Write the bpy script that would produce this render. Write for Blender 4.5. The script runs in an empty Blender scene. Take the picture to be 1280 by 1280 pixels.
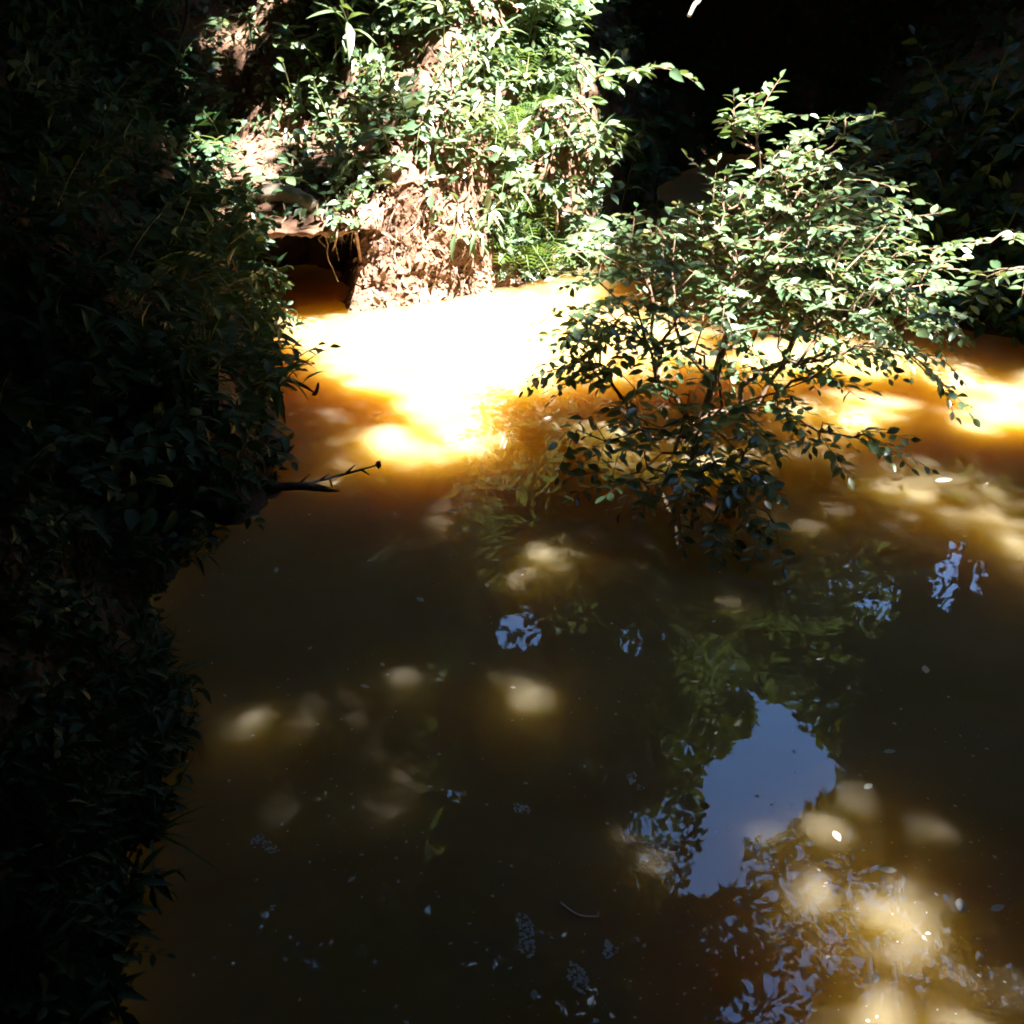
import bpy, math, random
import numpy as np
from mathutils import Vector, Matrix, noise as mnoise
from mathutils.bvhtree import BVHTree

random.seed(7)
RNG = np.random.default_rng(11)
SC = bpy.context.scene
COL = SC.collection

# ------------------------------------------------------------------ camera, sky, sun, exposure
CAMZ, PITCH, FPX = 3.0, math.radians(30.0), 1372.0      # eye height over the water, tilt down, focal length in photo pixels
cam_d = bpy.data.cameras.new('camera')
cam_d.sensor_width = 36.0
cam_d.lens = 36.0 * FPX / 1280.0
cam_d.clip_start = 0.05
cam_d.clip_end = 500.0
cam = bpy.data.objects.new('camera', cam_d)
COL.objects.link(cam)
cam.location = (0, 0, CAMZ)
cam.rotation_euler = (math.pi / 2 - PITCH, 0, 0)
SC.camera = cam

SUN = np.array([0.46, -0.30, 1.0])                       # direction towards the sun
SUNN = SUN / np.linalg.norm(SUN)
SUN_EL = math.asin(SUNN[2])
SUN_AZ = math.atan2(SUNN[0], SUNN[1])
world = bpy.data.worlds.new('World')
SC.world = world
world.use_nodes = True
wn = world.node_tree
sky = wn.nodes.new('ShaderNodeTexSky')
sky.sky_type = 'NISHITA'
sky.sun_disc = False
sky.sun_elevation = SUN_EL
sky.sun_rotation = SUN_AZ
sky.air_density = 1.0
sky.dust_density = 0.05
sky.ozone_density = 7.0
wtc = wn.nodes.new('ShaderNodeTexCoord')
wno = wn.nodes.new('ShaderNodeTexNoise')
wno.inputs['Scale'].default_value = 5.0
wno.inputs['Detail'].default_value = 7.0
wn.links.new(wtc.outputs['Generated'], wno.inputs['Vector'])
wmr = wn.nodes.new('ShaderNodeMapRange')
wmr.inputs['From Min'].default_value = 0.54
wmr.inputs['From Max'].default_value = 0.72
wmr.inputs['To Max'].default_value = 0.7
wn.links.new(wno.outputs['Fac'], wmr.inputs['Value'])
wmx = wn.nodes.new('ShaderNodeMixRGB')
wmx.inputs[2].default_value = (3.4, 3.5, 3.7, 1)
wn.links.new(wmr.outputs[0], wmx.inputs[0])
wn.links.new(sky.outputs[0], wmx.inputs[1])
wn.links.new(wmx.outputs[0], wn.nodes['Background'].inputs[0])
wn.nodes['Background'].inputs[1].default_value = 0.115
sun_d = bpy.data.lights.new('sun', 'SUN')
sun_d.energy = 5.0
sun_d.angle = math.radians(0.53)
sun_d.color = (1.0, 0.96, 0.91)
sun = bpy.data.objects.new('sun', sun_d)
COL.objects.link(sun)
sun.location = (6, -4, 20)
sun.rotation_euler = Vector(SUN).to_track_quat('Z', 'Y').to_euler()
vs = SC.view_settings
vs.view_transform = 'Standard'
vs.look = 'None'
vs.gamma = 1.0
vs.use_curve_mapping = False
vs.exposure = 4.1
SC.render.film_transparent = False
cy = SC.cycles
cy.max_bounces = 4
cy.adaptive_threshold = 0.025
cy.diffuse_bounces = 2
cy.glossy_bounces = 3
cy.transmission_bounces = 2
cy.use_denoising = True
cy.sample_clamp_indirect = 4.0
cy.filter_width = 1.9

# ------------------------------------------------------------------ picture geometry
CP, SP = math.cos(PITCH), math.sin(PITCH)


def ray(px, py):
    d = np.array([px - 640.0, CP * FPX + SP * (640.0 - py), -SP * FPX + CP * (640.0 - py)])
    return d / np.linalg.norm(d)


def water_at(px, py, z=0.0):
    d = ray(px, py)
    t = (z - CAMZ) / d[2]
    return np.array([d[0] * t, d[1] * t, z])


def at_depth(px, py, Y):
    d = ray(px, py)
    t = Y / d[1]
    return np.array([d[0] * t, Y, CAMZ + d[2] * t])


def to_pixel(P):
    P = np.atleast_2d(P)
    v = P - np.array([0, 0, CAMZ])
    f = v[:, 1] * CP - v[:, 2] * SP
    u = v[:, 1] * SP + v[:, 2] * CP
    f = np.where(f < 0.05, 0.05, f)
    return 640 + FPX * v[:, 0] / f, 640 - FPX * u / f


def in_poly(x, y, poly):
    x = np.asarray(x); y = np.asarray(y)
    r = np.zeros(x.shape, bool)
    n = len(poly)
    for i in range(n):
        x0, y0 = poly[i][:2]
        x1, y1 = poly[(i + 1) % n][:2]
        c = ((y0 > y) != (y1 > y))
        if y1 != y0:
            r ^= c & (x < (x1 - x0) * (y - y0) / (y1 - y0) + x0)
    return r


def seg_dist(x, y, poly):
    d = np.full(np.shape(x), 1e9)
    n = len(poly)
    for i in range(n):
        a = np.array(poly[i][:2]); b = np.array(poly[(i + 1) % n][:2])
        ab = b - a
        L = max(ab @ ab, 1e-9)
        t = np.clip(((x - a[0]) * ab[0] + (y - a[1]) * ab[1]) / L, 0, 1)
        d = np.minimum(d, np.hypot(x - a[0] - t * ab[0], y - a[1] - t * ab[1]))
    return d


def signed(x, y, poly):                                   # positive outside
    return np.where(in_poly(x, y, poly), -1.0, 1.0) * seg_dist(x, y, poly)


def _hash(i, j, s):
    v = np.sin(i * 127.1 + j * 311.7 + s * 74.7) * 43758.5453
    return v - np.floor(v)


def vnoise(x, y, s=0):
    i = np.floor(x); j = np.floor(y)
    fx = x - i; fy = y - j
    fx = fx * fx * (3 - 2 * fx); fy = fy * fy * (3 - 2 * fy)
    a = _hash(i, j, s); b = _hash(i + 1, j, s); c = _hash(i, j + 1, s); d = _hash(i + 1, j + 1, s)
    return (a + (b - a) * fx) * (1 - fy) + (c + (d - c) * fx) * fy


def fbm(x, y, s=0, o=4):
    r = 0; a = 0.5; f = 1.0
    for k in range(o):
        r = r + a * (vnoise(x * f, y * f, s + k * 3.1) - 0.5)
        a *= 0.5; f *= 2.03
    return r


def smooth(a, b, x):
    t = np.clip((x - a) / (b - a), 0, 1)
    return t * t * (3 - 2 * t)


# ------------------------------------------------------------------ mesh helpers
def mesh_np(name, verts, faces, mat=None, smooth_shade=False):
    """verts (n,3), faces (m,k) with a fixed k"""
    me = bpy.data.meshes.new(name)
    verts = np.asarray(verts, np.float32); faces = np.asarray(faces, np.int32)
    k = faces.shape[1]
    me.vertices.add(len(verts)); me.vertices.foreach_set('co', verts.ravel())
    me.loops.add(faces.size); me.loops.foreach_set('vertex_index', faces.ravel())
    me.polygons.add(len(faces))
    me.polygons.foreach_set('loop_start', np.arange(0, faces.size, k, dtype=np.int32))
    me.polygons.foreach_set('loop_total', np.full(len(faces), k, np.int32))
    me.polygons.foreach_set('use_smooth', np.full(len(faces), bool(smooth_shade)))
    me.update(calc_edges=True)
    if mat:
        me.materials.append(mat)
    return me


def link(name, me, parent=None, loc=None):
    o = bpy.data.objects.new(name, me)
    COL.objects.link(o)
    if loc is not None:
        o.location = loc
    if parent is not None:
        o.parent = parent
    return o


def tag(o, label, cat, group=None):
    o['label'] = label; o['category'] = cat
    if group:
        o['group'] = group
    return o


def struct(o, kind='structure', label=None, cat=None):
    o['kind'] = kind
    if label:
        o['label'] = label
        o['category'] = cat
    return o


def thing(name, loc, label, cat, group=None):
    o = link(name, None, loc=tuple(float(v) for v in loc))
    return tag(o, label, cat, group)


def tube_arrays(pts, radii, sides=6):
    pts = np.asarray(pts, float); n = len(pts)
    radii = np.broadcast_to(np.asarray(radii, float), (n,))
    tang = np.gradient(pts, axis=0) if n > 2 else np.repeat((pts[1:] - pts[:1]), n, axis=0)
    tang /= np.linalg.norm(tang, axis=1)[:, None] + 1e-12
    ref = np.array([0, 0, 1.0]) if abs(tang[0][2]) < 0.9 else np.array([1.0, 0, 0])
    V = []
    a = np.linspace(0, 2 * math.pi, sides, endpoint=False)
    u = np.cross(tang[0], ref)
    for i in range(n):
        t = tang[i]
        u = u - t * (u @ t)
        if np.linalg.norm(u) < 1e-6:
            u = np.cross(t, [0.3, 0.5, 0.8])
        u /= np.linalg.norm(u)
        w = np.cross(t, u)
        V.append(pts[i] + radii[i] * (np.cos(a)[:, None] * u + np.sin(a)[:, None] * w))
    V = np.concatenate(V)
    F = []
    for i in range(n - 1):
        for k in range(sides):
            k2 = (k + 1) % sides
            F.append((i * sides + k, i * sides + k2, (i + 1) * sides + k2, (i + 1) * sides + k))
    V = np.vstack([V, pts[:1], pts[-1:]])
    c0 = n * sides
    for k in range(sides):
        k2 = (k + 1) % sides
        F.append((c0, k2, k, k))
        F.append((c0 + 1, (n - 1) * sides + k, (n - 1) * sides + k2, (n - 1) * sides + k2))
    return V, F


def mesh_any(name, V, F, mat, smooth_shade=True):
    """faces as quads, with (a,b,c,c) standing for a triangle"""
    F = [f[:3] if len(f) == 4 and f[3] == f[2] else f for f in map(tuple, F)]
    me = bpy.data.meshes.new(name)
    me.from_pydata([tuple(map(float, v)) for v in V], [], [tuple(map(int, f)) for f in F])
    if smooth_shade:
        me.polygons.foreach_set('use_smooth', np.ones(len(me.polygons), bool))
    me.materials.append(mat)
    me.update()
    return me


def tube(name, pts, radii, mat, parent=None, origin=(0, 0, 0), sides=6):
    V, F = tube_arrays(np.asarray(pts) - np.asarray(origin), radii, sides)
    return link(name, mesh_any(name, V, F, mat), parent)


def multi_tube(name, list_pr, mat, parent=None, origin=(0, 0, 0), sides=5):
    VV, FF, n = [], [], 0
    for pts, rad in list_pr:
        V, F = tube_arrays(np.asarray(pts) - np.asarray(origin), rad, sides)
        VV.append(V)
        FF += [tuple(i + n for i in f) for f in F]
        n += len(V)
    return link(name, mesh_any(name, np.vstack(VV), FF, mat), parent)


def wiggle(a, b, n=6, amp=0.08, sag=0.0):
    a = np.asarray(a, float); b = np.asarray(b, float)
    L = np.linalg.norm(b - a)
    t = np.linspace(0, 1, n)[:, None]
    p = a + (b - a) * t
    off = RNG.normal(0, amp * L, (n, 3)) * np.sin(t * math.pi)
    p = p + off
    p[:, 2] += sag * L * np.sin(t[:, 0] * math.pi)
    return p


# ------------------------------------------------------------------ materials
def new_mat(name):
    m = bpy.data.materials.new(name)
    m.use_nodes = True
    nt = m.node_tree
    return m, nt, nt.nodes['Principled BSDF'], nt.nodes['Material Output']


def N(nt, kind, **kw):
    n = nt.nodes.new(kind)
    for k, v in kw.items():
        if isinstance(k, str) and hasattr(n, k):
            setattr(n, k, v)
    return n


def leaf_mat(name, c1, c2, trans=0.3, rough=0.38, spec=0.5, tcol=None):
    """c1..c2 by object / by place; the underside glows when lit from above"""
    m, nt, b, out = new_mat(name)
    info = N(nt, 'ShaderNodeObjectInfo')
    geo = N(nt, 'ShaderNodeNewGeometry')
    add = N(nt, 'ShaderNodeMath', operation='ADD')
    frac = N(nt, 'ShaderNodeMath', operation='FRACT')
    nt.links.new(info.outputs['Random'], add.inputs[0])
    nt.links.new(geo.outputs['Random Per Island'], add.inputs[1])
    nt.links.new(add.outputs[0], frac.inputs[0])
    tc = N(nt, 'ShaderNodeTexCoord')
    noi = N(nt, 'ShaderNodeTexNoise')
    noi.inputs['Scale'].default_value = 30.0
    noi.inputs['Detail'].default_value = 3.0
    nt.links.new(tc.outputs['Object'], noi.inputs['Vector'])
    ramp = N(nt, 'ShaderNodeValToRGB')
    ramp.color_ramp.elements[0].color = (*c1, 1)
    ramp.color_ramp.elements[1].color = (*c2, 1)
    e = ramp.color_ramp.elements.new(0.93)
    e.color = (*c2, 1)
    ramp.color_ramp.elements[2].color = (c2[0] * 2.0, c2[1] * 1.15, c2[2] * 0.9, 1)
    nt.links.new(frac.outputs[0], ramp.inputs[0])
    hsv = N(nt, 'ShaderNodeHueSaturation')
    mr = N(nt, 'ShaderNodeMapRange')
    mr.inputs['To Min'].default_value = 0.75
    mr.inputs['To Max'].default_value = 1.25
    nt.links.new(noi.outputs['Fac'], mr.inputs['Value'])
    nt.links.new(mr.outputs[0], hsv.inputs['Value'])
    nt.links.new(ramp.outputs[0], hsv.inputs['Color'])
    nt.links.new(hsv.outputs[0], b.inputs['Base Color'])
    b.inputs['Roughness'].default_value = rough
    b.inputs['Specular IOR Level'].default_value = spec
    if trans > 0:
        t = N(nt, 'ShaderNodeBsdfTranslucent')
        t.inputs['Color'].default_value = (*(tcol or (c2[0] * 1.5, c2[1] * 1.5, c2[2] * 0.6)), 1)
        mx = N(nt, 'ShaderNodeMixShader')
        mx.inputs[0].default_value = trans
        nt.links.new(b.outputs[0], mx.inputs[1])
        nt.links.new(t.outputs[0], mx.inputs[2])
        nt.links.new(mx.outputs[0], out.inputs['Surface'])
    return m


def rough_mat(name, cols, scale=6.0, rough=0.9, bump=0.4, detail=6.0, spec=0.2, stretch=(1, 1, 1)):
    m, nt, b, out = new_mat(name)
    tc = N(nt, 'ShaderNodeTexCoord')
    mp = N(nt, 'ShaderNodeMapping')
    mp.inputs['Scale'].default_value = stretch
    nt.links.new(tc.outputs['Object'], mp.inputs['Vector'])
    n1 = N(nt, 'ShaderNodeTexNoise')
    n1.inputs['Scale'].default_value = scale
    n1.inputs['Detail'].default_value = detail
    n1.inputs['Roughness'].default_value = 0.65
    nt.links.new(mp.outputs[0], n1.inputs['Vector'])
    ramp = N(nt, 'ShaderNodeValToRGB')
    els = ramp.color_ramp.elements
    els[0].position = 0.3; els[1].position = 0.72
    els[0].color = (*cols[0], 1); els[1].color = (*cols[-1], 1)
    for i, c in enumerate(cols[1:-1]):
        e = els.new(0.3 + 0.42 * (i + 1) / (len(cols) - 1)); e.color = (*c, 1)
    nt.links.new(n1.outputs['Fac'], ramp.inputs[0])
    nt.links.new(ramp.outputs[0], b.inputs['Base Color'])
    n2 = N(nt, 'ShaderNodeTexNoise')
    n2.inputs['Scale'].default_value = scale * 5
    n2.inputs['Detail'].default_value = 5
    nt.links.new(mp.outputs[0], n2.inputs['Vector'])
    bp = N(nt, 'ShaderNodeBump')
    bp.inputs['Strength'].default_value = bump
    bp.inputs['Distance'].default_value = 0.03
    nt.links.new(n2.outputs['Fac'], bp.inputs['Height'])
    nt.links.new(bp.outputs[0], b.inputs['Normal'])
    b.inputs['Roughness'].default_value = rough
    b.inputs['Specular IOR Level'].default_value = spec
    return m


M = {}
M['earth'] = rough_mat('reddish_earth', [(0.045, 0.023, 0.014), (0.125, 0.068, 0.043), (0.24, 0.145, 0.095)], 3.5, 0.95, 0.8)
M['bark'] = rough_mat('bark', [(0.03, 0.02, 0.013), (0.07, 0.05, 0.035), (0.13, 0.10, 0.07)], 9, 0.9, 0.7, stretch=(1, 1, 0.25))
M['twig'] = rough_mat('twig_bark', [(0.09, 0.05, 0.03), (0.18, 0.11, 0.07), (0.28, 0.19, 0.13)], 20, 0.8, 0.3)
M['green_stem'] = rough_mat('green_stem', [(0.06, 0.07, 0.02), (0.12, 0.13, 0.045)], 20, 0.6, 0.2)
M['root'] = rough_mat('pale_root', [(0.13, 0.08, 0.05), (0.26, 0.18, 0.12), (0.36, 0.28, 0.2)], 14, 0.85, 0.4)
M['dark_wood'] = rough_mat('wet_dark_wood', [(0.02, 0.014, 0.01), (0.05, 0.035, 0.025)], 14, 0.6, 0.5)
M['pale_wood'] = rough_mat('weathered_wood', [(0.16, 0.12, 0.08), (0.32, 0.26, 0.19), (0.42, 0.36, 0.28)], 7, 0.85, 0.6, stretch=(0.3, 1, 1))
M['shrub_leaf'] = leaf_mat('shrub_leaf', (0.055, 0.105, 0.05), (0.085, 0.13, 0.06), 0.2, 0.30, 0.8)
M['bank_leaf'] = leaf_mat('bank_leaf', (0.045, 0.09, 0.045), (0.085, 0.125, 0.06), 0.24, 0.32, 0.8)
M['lance_leaf'] = leaf_mat('lance_leaf', (0.055, 0.095, 0.045), (0.09, 0.125, 0.06), 0.25, 0.33, 0.7)
M['fern_leaf'] = leaf_mat('fern_leaf', (0.05, 0.10, 0.03), (0.08, 0.125, 0.035), 0.3, 0.5, 0.3)
M['dark_leaf'] = leaf_mat('painted_shade_leaf', (0.018, 0.05, 0.021), (0.03, 0.066, 0.024), 0.12, 0.5, 0.28)  # darker copy of the leaf greens, with shade put into the colour
M['canopy_leaf'] = leaf_mat('canopy_leaf', (0.022, 0.04, 0.01), (0.04, 0.06, 0.014), 0.22, 0.5, 0.25, tcol=(0.10, 0.13, 0.012))
M['litter'] = leaf_mat('dry_leaf', (0.07, 0.04, 0.024), (0.16, 0.10, 0.062), 0.1, 0.7, 0.3, tcol=(0.15, 0.09, 0.03))
M['pale_leaf'] = leaf_mat('bleached_leaf', (0.52, 0.49, 0.41), (0.68, 0.65, 0.58), 0.1, 0.6, 0.3, tcol=(0.2, 0.15, 0.06))
M['foam'] = leaf_mat('foam_film', (0.55, 0.56, 0.52), (0.68, 0.69, 0.66), 0.2, 0.35, 0.5, tcol=(0.4, 0.4, 0.38))


def water_mat():
    m, nt, b, out = new_mat('turbid_water')
    tc = N(nt, 'ShaderNodeTexCoord')
    # silt that drifts in streaks: the colour of the water itself
    mp = N(nt, 'ShaderNodeMapping')
    mp.inputs['Scale'].default_value = (0.9, 1.5, 1.0)
    mp.inputs['Rotation'].default_value = (0, 0, 0.5)
    nt.links.new(tc.outputs['Object'], mp.inputs['Vector'])
    n0 = N(nt, 'ShaderNodeTexNoise')
    n0.inputs['Scale'].default_value = 0.8
    n0.inputs['Detail'].default_value = 4
    n0.inputs['Distortion'].default_value = 1.2
    nt.links.new(mp.outputs[0], n0.inputs['Vector'])
    ramp = N(nt, 'ShaderNodeValToRGB')
    ramp.color_ramp.elements[0].position = 0.3
    ramp.color_ramp.elements[1].position = 0.7
    ramp.color_ramp.elements[0].color = (0.23, 0.14, 0.038, 1)
    ramp.color_ramp.elements[1].color = (0.28, 0.175, 0.06, 1)
    nt.links.new(n0.outputs['Fac'], ramp.inputs[0])
    nt.links.new(ramp.outputs[0], b.inputs['Base Color'])
    b.subsurface_method = 'RANDOM_WALK'
    b.inputs['Subsurface Weight'].default_value = 1.0
    b.inputs['Subsurface Radius'].default_value = (1.0, 0.78, 0.26)
    b.inputs['Subsurface Scale'].default_value = 2.6
    # a thin pale film of dust and silt on top, drifting in streaks
    fm = N(nt, 'ShaderNodeBsdfPrincipled')
    fm.inputs['Base Color'].default_value = (0.30, 0.25, 0.17, 1)
    n1 = N(nt, 'ShaderNodeTexNoise')
    n1.inputs['Scale'].default_value = 2.2
    n1.inputs['Detail'].default_value = 2
    nt.links.new(tc.outputs['Object'], n1.inputs['Vector'])
    bp = N(nt, 'ShaderNodeBump')
    bp.inputs['Strength'].default_value = 0.3
    bp.inputs['Distance'].default_value = 0.006
    nt.links.new(n1.outputs['Fac'], bp.inputs['Height'])
    for q in (b, fm):
        q.inputs['IOR'].default_value = 1.33
        q.inputs['Specular IOR Level'].default_value = 0.5
        q.inputs['Roughness'].default_value = 0.012
        nt.links.new(bp.outputs[0], q.inputs['Normal'])
    n3 = N(nt, 'ShaderNodeTexNoise')
    n3.inputs['Scale'].default_value = 1.7
    n3.inputs['Detail'].default_value = 6
    n3.inputs['Distortion'].default_value = 1.6
    nt.links.new(mp.outputs[0], n3.inputs['Vector'])
    mr = N(nt, 'ShaderNodeMapRange')
    mr.inputs['From Min'].default_value = 0.35
    mr.inputs['From Max'].default_value = 0.7
    mr.inputs['To Min'].default_value = 0.04
    mr.inputs['To Max'].default_value = 0.17
    nt.links.new(n3.outputs['Fac'], mr.inputs['Value'])
    mx = N(nt, 'ShaderNodeMixShader')
    nt.links.new(mr.outputs[0], mx.inputs[0])
    nt.links.new(b.outputs[0], mx.inputs[1])
    nt.links.new(fm.outputs[0], mx.inputs[2])
    nt.links.new(mx.outputs[0], out.inputs['Surface'])
    return m


M['water'] = water_mat()

# ------------------------------------------------------------------ the stream and its banks
W = lambda px, py: water_at(px, py)[:2]
SHORE = [W(165, 1300), W(196, 1210), W(176, 1130), W(186, 1060), W(222, 1000), W(200, 940), W(226, 870), W(188, 800), W(206, 740), W(244, 700), W(250, 664), W(300, 655), W(335, 636),
         W(362, 600), W(352, 540), W(340, 470), W(333, 425), W(326, 398),
         W(306, 386) + [-.02, 0.2], W(300, 372) + [-.05, 0.7], W(360, 372) + [0, 0.9], W(412, 372) + [0, 0.7], W(428, 376) + [.04, .32], W(422, 386) + [0, .14], W(437, 390),
         W(470, 384), W(540, 380), W(600, 370), W(650, 357), W(700, 346), W(742, 334),
         (1.15, 10.6), (1.7, 12.6), (2.6, 14.2), (3.7, 14.0), (3.3, 12.0), W(980, 372), W(1080, 388), W(1200, 412), W(1290, 428),
         (4.9, 7.0), (5.2, 5.4), (4.9, 2.0), (4.6, -3.0), (4.8, -12.0), (-2.4, -12.0), (-1.9, -4.0), (-1.5, 0.0)]
SHORE = [np.array(p, float) for p in SHORE]


def ground_h(x, y):
    x = np.asarray(x, float); y = np.asarray(y, float)
    wx = x + 0.10 * fbm(x * 2.3, y * 2.3, 5)
    wy = y + 0.10 * fbm(x * 2.3, y * 2.3, 9)
    d = signed(wx, wy, SHORE)
    far = smooth(7.0, 8.2, y) * smooth(-2.6, -2.0, x)           # the sunlit far bank has the tallest bare face
    right = smooth(0.9, 1.8, x)
    face = 0.5 + 0.45 * far * (1 - right) - 0.1 * right + 0.25 * fbm(x * 0.9, y * 0.9, 3)
    wdt = 0.42 - 0.05 * far
    slope = 0.95 - 0.15 * right + 0.25 * far * (1 - right)
    up = face * smooth(0, wdt, d) + slope * np.clip(d - wdt * 0.6, 0, 3.6) + 0.22 * np.clip(d - wdt * 0.6 - 3.6, 0, 30)
    rough = 0.28 * fbm(x * 1.3, y * 1.3, 1) + 0.16 * fbm(x * 5.0, y * 5.0, 2) * smooth(0.1, 0.5, d) + 0.05 * fbm(x * 19, y * 19, 4, 3) * smooth(0.4, 0.7, d)
    clods = 0.10 * np.abs(fbm(x * 9, y * 9, 7, 3)) * smooth(0.35, 0.6, d)
    out = up + (rough + clods) * smooth(-0.1, 0.35, d) * np.where(d > 3, 1.6, 1.0)
    return np.where(d > 0, out, -np.minimum(0.7, -d * 1.3))


def axis(parts):
    return np.unique(np.round(np.concatenate([np.arange(a, b, s) for a, b, s in parts]), 4))


gx = axis([(-60, -12, 4), (-12, -5, 0.35), (-5, 1.6, 0.045), (1.6, 6.5, 0.1), (6.5, 14, 0.4), (14, 61, 4)])
gy = axis([(-40, -6, 2.5), (-6, 1.5, 0.3), (1.5, 7.6, 0.06), (7.6, 9.9, 0.022), (9.9, 12.2, 0.05), (12.2, 18, 0.25), (18, 24, 0.6), (24, 71, 4)])
GX, GY = np.meshgrid(gx, gy)
GZ = ground_h(GX.ravel(), GY.ravel())
gv = np.column_stack([GX.ravel(), GY.ravel(), GZ])
mnoise.seed_set(3)
gd = signed(gv[:, 0], gv[:, 1], SHORE)
for k in np.where((gd > -0.15) & (gd < 0.9) & (gv[:, 1] > 1.5) & (gv[:, 1] < 12) & (gv[:, 0] > -5) & (gv[:, 0] < 1.8))[0]:
    v_ = Vector(gv[k])
    n_ = mnoise.noise_vector(v_ * 4.5) * 0.09 + mnoise.noise_vector(v_ * 9.0) * 0.05 + mnoise.noise_vector(v_ * 21.0) * 0.02
    gv[k] += np.array([n_.x * 0.5, n_.y, n_.z]) * min(1.0, max(0.0, (gd[k] + 0.15) * 4))
nx, ny = len(gx), len(gy)
ii = (np.arange(ny - 1)[:, None] * nx + np.arange(nx - 1)[None, :]).ravel()
gf = np.column_stack([ii, ii + 1, ii + nx + 1, ii + nx])
ground = struct(link('ground', mesh_np('ground', gv, gf, M['earth'], True)))

# the water: one deep closed body, its edges under the banks
wv = [(x, y, z) for z in (-3.0, 0.0) for x, y in ((-9, -14), (9, -14), (9, 17), (-9, 17))]
wf = [(3, 2, 1, 0), (4, 5, 6, 7), (0, 1, 5, 4), (1, 2, 6, 5), (2, 3, 7, 6), (3, 0, 4, 7)]
water = struct(link('water', mesh_np('water', wv, wf, M['water'])))

# the earth ledge that roofs the dark hollow in the far bank
lc = at_depth(372, 224, 9.12)
nu, nv = 34, 36
V, F = [], []
for side in (1, -1):
    for j in range(nv):
        for i in range(nu):
            u = i / (nu - 1) * 2 - 1; v = j / (nv - 1) * 2 - 1
            r = max(0.0, 1 - abs(u) ** 3) * max(0.0, 1 - abs(v) ** 3)
            x = lc[0] + u * 0.78 + 0.05 * float(fbm(np.array(v * 2.), np.array(3.), 2))
            y = lc[1] + v * 1.0 + 0.28 * float(fbm(np.array(u * 2.2 + 5), np.array(1.), 6))
            z = lc[2] + 0.05 * u + 0.16 * v + side * 0.09 * r ** 0.4 + 0.19 * float(fbm(np.array(x * 6), np.array(y * 6 + side), 8, 5))
            if side < 0:
                z -= 0.05 * r
            V.append((x, y, z))
for s in (0, 1):
    o = s * nu * nv
    for j in range(nv - 1):
        for i in range(nu - 1):
            q = (o + j * nu + i, o + j * nu + i + 1, o + (j + 1) * nu + i + 1, o + (j + 1) * nu + i)
            F.append(q if s == 0 else q[::-1])
rim = [(j * nu + i) for j, i in [(0, k) for k in range(nu)] + [(k, nu - 1) for k in range(1, nv)] + [(nv - 1, k) for k in range(nu - 2, -1, -1)] + [(k, 0) for k in range(nv - 2, 0, -1)]]
for a, b in zip(rim, rim[1:] + rim[:1]):
    F.append((a, a + nu * nv, b + nu * nv, b))
ledge = struct(link('bank_ledge', mesh_any('bank_ledge', V, F, M['earth'])))
BVH = BVHTree.FromPolygons([tuple(v) for v in gv] + [tuple(v) for v in V],
                           [tuple(int(k) for k in f) for f in gf] + [tuple(k + len(gv) for k in f) for f in F])


def cast(px, py):
    d = ray(px, py)
    loc, nrm, idx, dist = BVH.ray_cast(Vector((0, 0, CAMZ)), Vector(d))
    if loc is None or loc.z < 0.0:
        return None, None
    n = np.array(nrm)
    if n @ d > 0:
        n = -n
    return np.array(loc), n


def anchor(px, py):
    p, n = cast(px, py)
    return (water_at(px, py), np.array([0, 0, 1.0])) if p is None else (p, n)


def drop(x, y):
    loc, nrm, i, d = BVH.ray_cast(Vector((x, y, 40)), Vector((0, 0, -1)))
    return np.array(loc), np.array(nrm)


# ------------------------------------------------------------------ where the canopy is open to the sun
# q = the spot on the water a sun ray through a leaf would reach
LIT = [W(335, 425), W(352, 510), W(390, 560), W(450, 560), W(490, 605), W(640, 605), W(685, 570), W(760, 582), W(900, 590), W(1010, 580), W(1110, 530),
       W(1165, 512), W(1185, 545), W(1300, 552), W(1420, 500), W(1300, 452), W(1180, 440), W(1000, 405), W(860, 385), W(760, 345),
       (0.95, 9.6), (0.6, 10.6), (0.0, 12.2), (-4.3, 12.4), (-4.4, 11.0), (-3.3, 9.7), W(338, 396)]
DENSE_LIT = [W(350, 425), W(400, 470), W(500, 500), W(535, 582), W(625, 582), W(660, 500), W(790, 440), W(760, 345), (0.8, 9.6), (-0.1, 11.4), (-1.7, 11.6), (-1.5, 9.6), W(338, 396)]
SPOTS = [(300, 890, 32, .45), (400, 935, 42, .6), (440, 905, 26, .5), (350, 1005, 32, .45), (510, 985, 42, .8), (645, 858, 30, .1), (380, 1165, 40, .0), (470, 880, 22, .4),
         (1020, 1100, 60, .85), (1100, 1135, 74, .9), (1160, 1165, 56, .85), (1190, 1240, 84, .95), (1275, 1130, 56, .6), (1040, 1235, 64, .7), (1110, 1280, 70, .8), (950, 1180, 40, .3),
         (705, 695, 46, .7), (790, 695, 32, .5), (990, 648, 48, .8), (1160, 600, 60, 1), (1250, 650, 76, 1), (910, 752, 36, .35), (1230, 600, 50, .9), (1130, 660, 46, .6),
         (795, 1060, 40, .25), (410, 575, 36, .7), (1080, 600, 40, .7), (860, 690, 30, .3), (560, 640, 30, .5), (1100, 1185, 165, .12), (1230, 640, 120, .2), (420, 940, 110, -.1)]
SHAFTS = [(-2.05, 8.25, 0.30), (-2.45, 8.4, 0.28), (-2.8, 8.6, 0.26)]       # small openings over the bough by the shaded bank


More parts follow.
